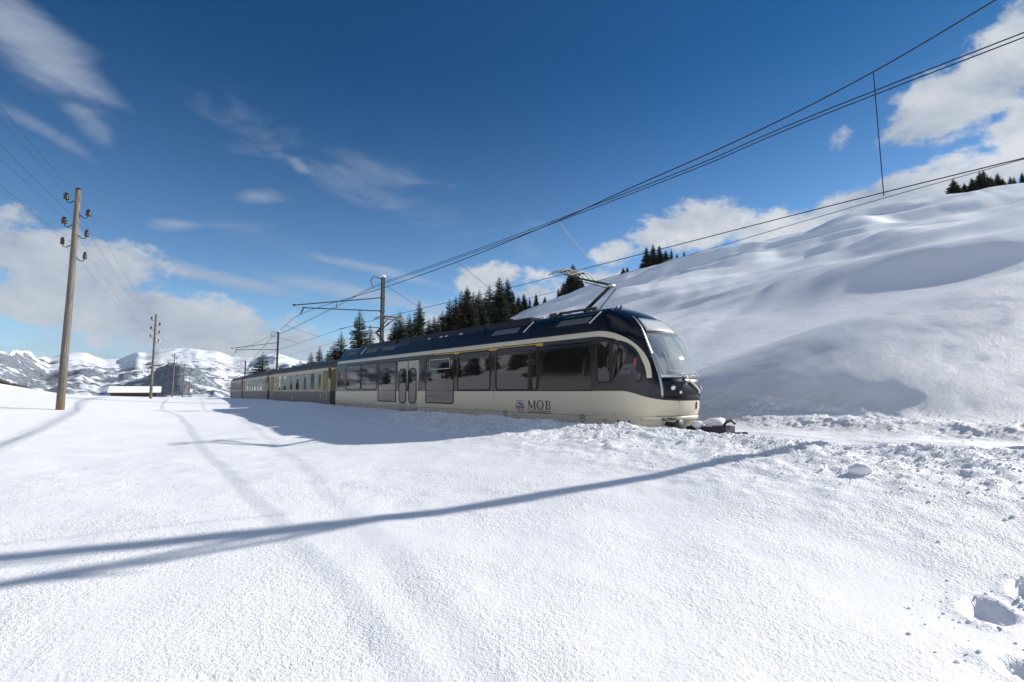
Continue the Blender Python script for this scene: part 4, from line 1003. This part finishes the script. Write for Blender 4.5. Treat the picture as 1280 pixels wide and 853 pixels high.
# ------------------------------------------------------------------ spruces
def make_spruce(seed, h, rad, levels, per, nm_mat, snowy, gaps=.12, power=.85):
    rnd = random.Random(seed); root = empty('spruce_tree')
    MB().tube([(0, 0, -1.0), (0, 0, h * .4), (.02 * h * .1, 0, h * .8), (0, 0, h)], [h * .017, h * .012, h * .005, .01], 7).build('trunk', 'bark', root, True)
    N_ = MB(); S_ = MB()
    for k in range(levels):
        f = k / (levels - 1); z = h * (.05 + .94 * f); L = rad * (1 - f) ** power * rnd.uniform(.78, 1.12) + .10 * rad * .5
        m = max(3, int(per * (1 - .45 * f))); a0 = rnd.uniform(0, 6.28)
        for j in range(m):
            if rnd.random() < gaps: continue
            a = a0 + 2 * math.pi * j / m + rnd.uniform(-.25, .25); l = L * rnd.uniform(.65, 1.15); droop = rnd.uniform(.18, .42) * (1 - .6 * f)
            ca, sa = math.cos(a), math.sin(a); sg = 4; prev = None; wid = l * .34 + .08
            def pt(u, v, dz=0): return (ca * l * u - sa * v, sa * l * u + ca * v, z + l * (-droop * u + .16 * u * u) + dz)
            for i in range(sg):
                u0 = .08 + .92 * i / sg; u1 = .08 + .92 * (i + 1) / sg; w0 = wid * (1 - u0 * .75); ww = w0 * rnd.uniform(.75, 1.25)
                # twigs fanning to both sides and hanging
                for s in (-1, 1):
                    N_.add([pt(u0, 0), pt(min(1.05, u1 + .06), s * ww, -l * .05 - rnd.uniform(0, .10) * l), pt(u1, 0)], [(0, 1, 2)])
                    N_.add([pt(u0, s * ww * .3), pt((u0 + u1) / 2, s * ww * .75, -l * rnd.uniform(.14, .28)), pt(u1, s * ww * .15)], [(0, 1, 2)])
                if rnd.random() < snowy:
                    s_w = ww * .62; S_.add([pt(u0, -s_w * .5, .05), pt(u0, s_w * .5, .05), pt(u1, s_w * rnd.uniform(.2, .7), .04), pt(u1, -s_w * rnd.uniform(.2, .7), .04)], [(0, 1, 2, 3)])
    N_.build('crown', nm_mat, root); 
    if snowy > 0: tag(S_.build('snow_load', 'tree_snow', root), kind='stuff')
    return root
spr = [make_spruce(1, 16, 3.7, 36, 12, 'needles', .6, .10), make_spruce(2, 18, 3.2, 40, 11, 'needles', .7, .14, .75), make_spruce(3, 14, 4.1, 28, 12, 'needles', .75, .12),
       make_spruce(4, 17, 3.9, 34, 12, 'needles_brown', .3, .10), make_spruce(5, 17, 2.5, 36, 9, 'needles', .7, .16, .6)]
used = [False] * 5
PH = [16, 18, 14, 17, 17]
def put_tree(px, ptop, Y, k, hgt, label, group, wx=1.35):
    """a tree of a natural height on the slope at the sight line of column px"""
    d = pix_dir(px, ptop); x = d[0] / d[1] * Y; top = CAMZ + d[2] / d[1] * Y; g_ = H(x, Y)
    h = top - g_ if hgt is None else hgt
    t = spr[k] if not used[k] else copy_tree(spr[k]); used[k] = True
    s = max(.15, h / PH[k]); t.location = (x, Y, g_ - .3); t.scale = (s * wx * RND.uniform(.9, 1.15), s * wx * RND.uniform(.9, 1.15), s); t.rotation_euler = (0, 0, RND.uniform(0, 6.28))
    tag(t, label, 'tree', group); return t
RND = random.Random(8)
g1 = 'spruces in the stand on the hill shoulder'
l1 = 'snow-dusted spruce in the dense stand on the hill shoulder above the railcar roof'
for px, pt, Y, k in ((500, 392, 70, 0), (512, 395, 80, 2), (524, 378, 75, 1), (536, 402, 85, 0), (543, 398, 82, 1), (553, 391, 88, 2), (562, 378, 92, 0), (570, 374, 90, 1), (577, 366, 96, 4), (584, 362, 98, 0), (592, 368, 100, 4), (599, 366, 102, 1), (607, 372, 104, 2), (612, 360, 106, 4),
                     (634, 352, 112, 0), (641, 368, 112, 1), (648, 373, 116, 2), (655, 371, 118, 0), (662, 376, 118, 4), (670, 371, 120, 1), (548, 405, 70, 2), (588, 378, 84, 2), (603, 380, 88, 0), (620, 372, 96, 1)):
    put_tree(px, pt - 6, Y * 1.12, k, None, l1, g1)
    if RND.random() < .75: put_tree(px + RND.uniform(-7, 7), pt + RND.uniform(2, 12), Y * 1.12 + RND.uniform(-6, 8), RND.choice((0, 1, 2)), None, l1, g1)
put_tree(624, 344, 108, 0, None, 'tallest dark spruce of the stand on the hill shoulder', None)
put_tree(584, 358, 95, 3, None, 'brownish spruce standing among dark ones in the hill stand', None)
g2 = 'spruces rising behind the coaches'
put_tree(450, 383, 62, 1, None, 'slender snow-flecked spruce beside the tall mast behind the railcar', None)
put_tree(463, 402, 66, 4, None, 'thin sparse spruce between the slender spruce and the tall mast', None)
put_tree(427, 411, 66, 3, None, 'broad brown-green spruce rising behind the coach and railcar joint', None)
put_tree(418, 424, 68, 2, None, 'ragged dark spruce leaning against the brown-green one behind the train', None)
for px, pt, Y, k in ((389, 437, 78, 0), (400, 429, 76, 1), (410, 436, 80, 2), (376, 447, 90, 0), (360, 452, 96, 2)):
    put_tree(px, pt, Y, k, None, 'small dark spruce in the group behind the first olive coach', g2)
put_tree(329, 436, 92, 2, None, 'broad bushy spruce behind the second coach', None)
put_tree(340, 457, 86, 3, None, 'low rusty brown bushy tree beside the broad spruce behind the coaches', None)
l3 = 'spruce in the small cluster on the skyline above the railcar cab'
for px, pt, Y, k in ((716, 330, 150, 0), (722, 343, 152, 2), (710, 345, 150, 1), (698, 360, 148, 4), (681, 371, 146, 0), (727, 349, 150, 0), (705, 352, 151, 2), (719, 336, 153, 2)):
    put_tree(px, pt - 2, Y, k, None, l3, 'skyline spruces above the cab')
l4 = 'dark spruce in the tight row on the middle skyline'
for px, pt, Y, k in ((808, 310, 165, 0), (816, 306, 166, 1), (824, 308, 166, 0), (832, 314, 167, 2), (839, 313, 167, 4), (846, 318, 168, 1), (855, 316, 168, 0), (779, 336, 164, 2), (784, 335, 164, 0)):
    put_tree(px, pt - 3, Y, k, None, l4, 'middle skyline spruces')
l5 = 'snow-laden spruce in the group on the upper hill skyline'
for px, pt, Y, k in ((1191, 230, 128, 2), (1205, 236, 130, 2), (1214, 230, 130, 0), (1224, 221, 131, 2), (1229, 220, 132, 0), (1238, 228, 132, 2), (1246, 224, 133, 0), (1253, 230, 134, 1), (1262, 228, 134, 4), (1267, 228, 134, 4), (1277, 223, 135, 1)):
    put_tree(px, pt - 9, Y, k, None, l5, 'upper skyline spruces', 1.4)
    if k != 4: put_tree(px + 5, pt - 2, Y - 3, 2, None, l5, 'upper skyline spruces', 1.5)
l6 = 'tiny spruce top peeping over the hill edge'
for i in range(14):
    put_tree(1124 + i * 4.6 + RND.uniform(-3, 3), 260 - i * .8 + RND.uniform(-1.6, 2.6), 160 + RND.uniform(-4, 4), RND.choice((0, 2)), None, l6, 'spruce tops over the hill edge')
# wood across the field, left of the view: it shows mirrored in the railcar's windows
for i in range(44):
    x = RND.uniform(-78, -46); y = RND.uniform(-24, 23 + (x + 60) * -.1); k = RND.choice((0, 1, 2, 0)); t = copy_tree(spr[k]); s = RND.uniform(.6, 1.0)
    t.location = (x, y, H(x, y) - .3); t.scale = (s, s, s); t.rotation_euler = (0, 0, RND.uniform(0, 6.28)); tag(t, 'spruce in the wood across the snow field, mirrored in the railcar windows', 'tree', 'wood across the field')
for i in range(16):
    a = R(RND.uniform(-84, -56)); d_ = RND.uniform(62, 150); x, y = math.sin(a) * d_, math.cos(a) * d_ + 14; k = RND.choice((0, 1, 2)); t = copy_tree(spr[k]); s = RND.uniform(.18, .45)
    t.location = (x, y, H(x, y) - .2); t.scale = (s * 1.3, s * 1.3, s); t.rotation_euler = (0, 0, RND.uniform(0, 6.28)); tag(t, 'low lone spruce on the open slope facing the railcar windows', 'tree', 'lone spruces on the opposite slope')
# dark scrub along the left field edge
for i in range(22):
    px = -6 + i * 3.1; Y = 210 + i * 3; x = (px - 640) / FPX * Y; t = copy_tree(spr[3 if i % 3 else 0]); s = RND.uniform(.30, .42)
    ptop = 470 + i * .85 + RND.uniform(-1.5, 1); d = pix_dir(px, ptop); top = CAMZ + d[2] / d[1] * Y; hgt = PH[3 if i % 3 else 0] * s
    t.location = (x, Y, top - hgt); t.scale = (s * 1.5, s * 1.5, s); t.rotation_euler = (0, 0, RND.uniform(0, 6.28)); tag(t, 'small dark tree in the row along the far left field edge', 'tree', 'tree row beyond the field')

# ------------------------------------------------------------------ loose snow
def clods():
    rs = np.random.RandomState(4); b = MB(); t_ = (1 + 5 ** .5) / 2
    ico = np.array([(-1, t_, 0), (1, t_, 0), (-1, -t_, 0), (1, -t_, 0), (0, -1, t_), (0, 1, t_), (0, -1, -t_), (0, 1, -t_), (t_, 0, -1), (t_, 0, 1), (-t_, 0, -1), (-t_, 0, 1)]) / 1.9
    fc = [(0, 11, 5), (0, 5, 1), (0, 1, 7), (0, 7, 10), (0, 10, 11), (1, 5, 9), (5, 11, 4), (11, 10, 2), (10, 7, 6), (7, 1, 8), (3, 9, 4), (3, 4, 2), (3, 2, 6), (3, 6, 8), (3, 8, 9), (4, 9, 5), (2, 4, 11), (6, 2, 10), (8, 6, 7), (9, 8, 1)]
    n = 15000; t = rs.uniform(-12, 7, n); side = rs.rand(n) < .72
    o = np.where(side, -2.3 - np.abs(rs.normal(0, 1.05, n)), 4.9 + rs.normal(0, .7, n)); t = np.where(side, t, rs.uniform(-11, 14, n))
    xy = np.array([track_pt(a, c) for a, c in zip(t, o)])
    for i in range(170):                                                     # kicked up round the boot holes
        h_ = HOLES[i % 3]; a = rs.uniform(0, 6.28); q = abs(rs.normal(0, .13)) + .15; xy[i] = (h_[0] + math.cos(a) * q * 1.2 - .05, h_[1] + math.sin(a) * q)
    z = height(xy[:, 0], xy[:, 1]); s = .008 + .016 * rs.rand(n) ** 3.5; s[:170] = .004 + .012 * rs.rand(170) ** 2.5
    for i in range(n):
        b.add(ico * s[i] * rs.uniform(.7, 1.2, (12, 1)) * np.array([1.2, 1, .75]) + np.array([xy[i, 0], xy[i, 1], z[i] + s[i] * .2]), fc)
    o_ = b.build('snow_crumbs', 'snow_piece', None, True); tag(o_, 'loose crumbs of ploughed snow scattered along the banks', 'snow', kind='stuff')
clods()
def lump(px, py, zg, r, label, seed):
    q = gpt(px, py, zg); bm = bmesh.new(); bmesh.ops.create_icosphere(bm, subdivisions=3, radius=r); rnd = random.Random(seed)
    for v in bm.verts:
        k = 1 + .35 * float(perlin(np.array([v.co.x / r * 1.4 + seed]), np.array([v.co.y / r * 1.4 + v.co.z / r]))[0]); v.co *= k; v.co.z *= .8; v.co.x *= 1.25
    me = bpy.data.meshes.new('snow_lump'); bm.to_mesh(me); bm.free(); me.polygons.foreach_set('use_smooth', [True] * len(me.polygons)); me.materials.append(MATS['snow_piece'])
    o = bpy.data.objects.new('snow_lump', me); COL.objects.link(o); o.location = (q[0], q[1], H(q[0], q[1]) + r * .55); tag(o, label, 'snow lump')
lump(1074, 571, .85, .10, 'fist-sized lump of snow on top of the ploughed bank', 2)

# ------------------------------------------------------------------ the air in the valley
def make_haze():
    m = bpy.data.materials.new('air'); m.use_nodes = True; N = NT(m.node_tree); N.n.clear()
    out = N.node('ShaderNodeOutputMaterial'); v = N.node('ShaderNodeVolumePrincipled'); N.l.new(v.outputs[0], out.inputs['Volume'])
    v.inputs['Density'].default_value = 1.4e-5; v.inputs['Color'].default_value = (.80, .88, 1.0, 1); v.inputs['Anisotropy'].default_value = .2
    MATS['air'] = m
    o = MB().box((-12600, -900, min(MZ0, -172) - 1.5), (3200, 12600, MZ1 + 12)).build('haze', 'air'); tag(o, 'thin valley haze in front of the far mountains', 'haze', kind='stuff')
make_haze()
def snow_dust():
    m = bpy.data.materials.new('blown_snow'); m.use_nodes = True; N = NT(m.node_tree); N.n.clear()
    out = N.node('ShaderNodeOutputMaterial'); v = N.node('ShaderNodeVolumePrincipled'); N.l.new(v.outputs[0], out.inputs['Volume'])
    v.inputs['Density'].default_value = .10; v.inputs['Color'].default_value = (.95, .97, 1, 1); MATS['blown_snow'] = m
    e = ang_dir(31.5); q = joints[-1] + e * 1.5; bm = bmesh.new(); bmesh.ops.create_icosphere(bm, subdivisions=4, radius=1)
    for w in bm.verts:
        k = 1 + .45 * float(fbm(np.array([w.co.x * 1.2 + 2]), np.array([w.co.y * 1.2 + w.co.z * 1.5]), 3)[0]); w.co = Vector((w.co.x * 4.2 * k, w.co.y * 2.2 * k, w.co.z * 1.7 * k))
    me = bpy.data.meshes.new('snow_dust'); bm.to_mesh(me); bm.free(); me.materials.append(m); o = bpy.data.objects.new('snow_dust', me); COL.objects.link(o)
    o.location = (q[0], q[1], 1.6); o.rotation_euler = (0, 0, math.atan2(e[1], e[0])); tag(o, 'thin puff of blown snow trailing the last coach', 'snow dust', kind='stuff')
snow_dust()
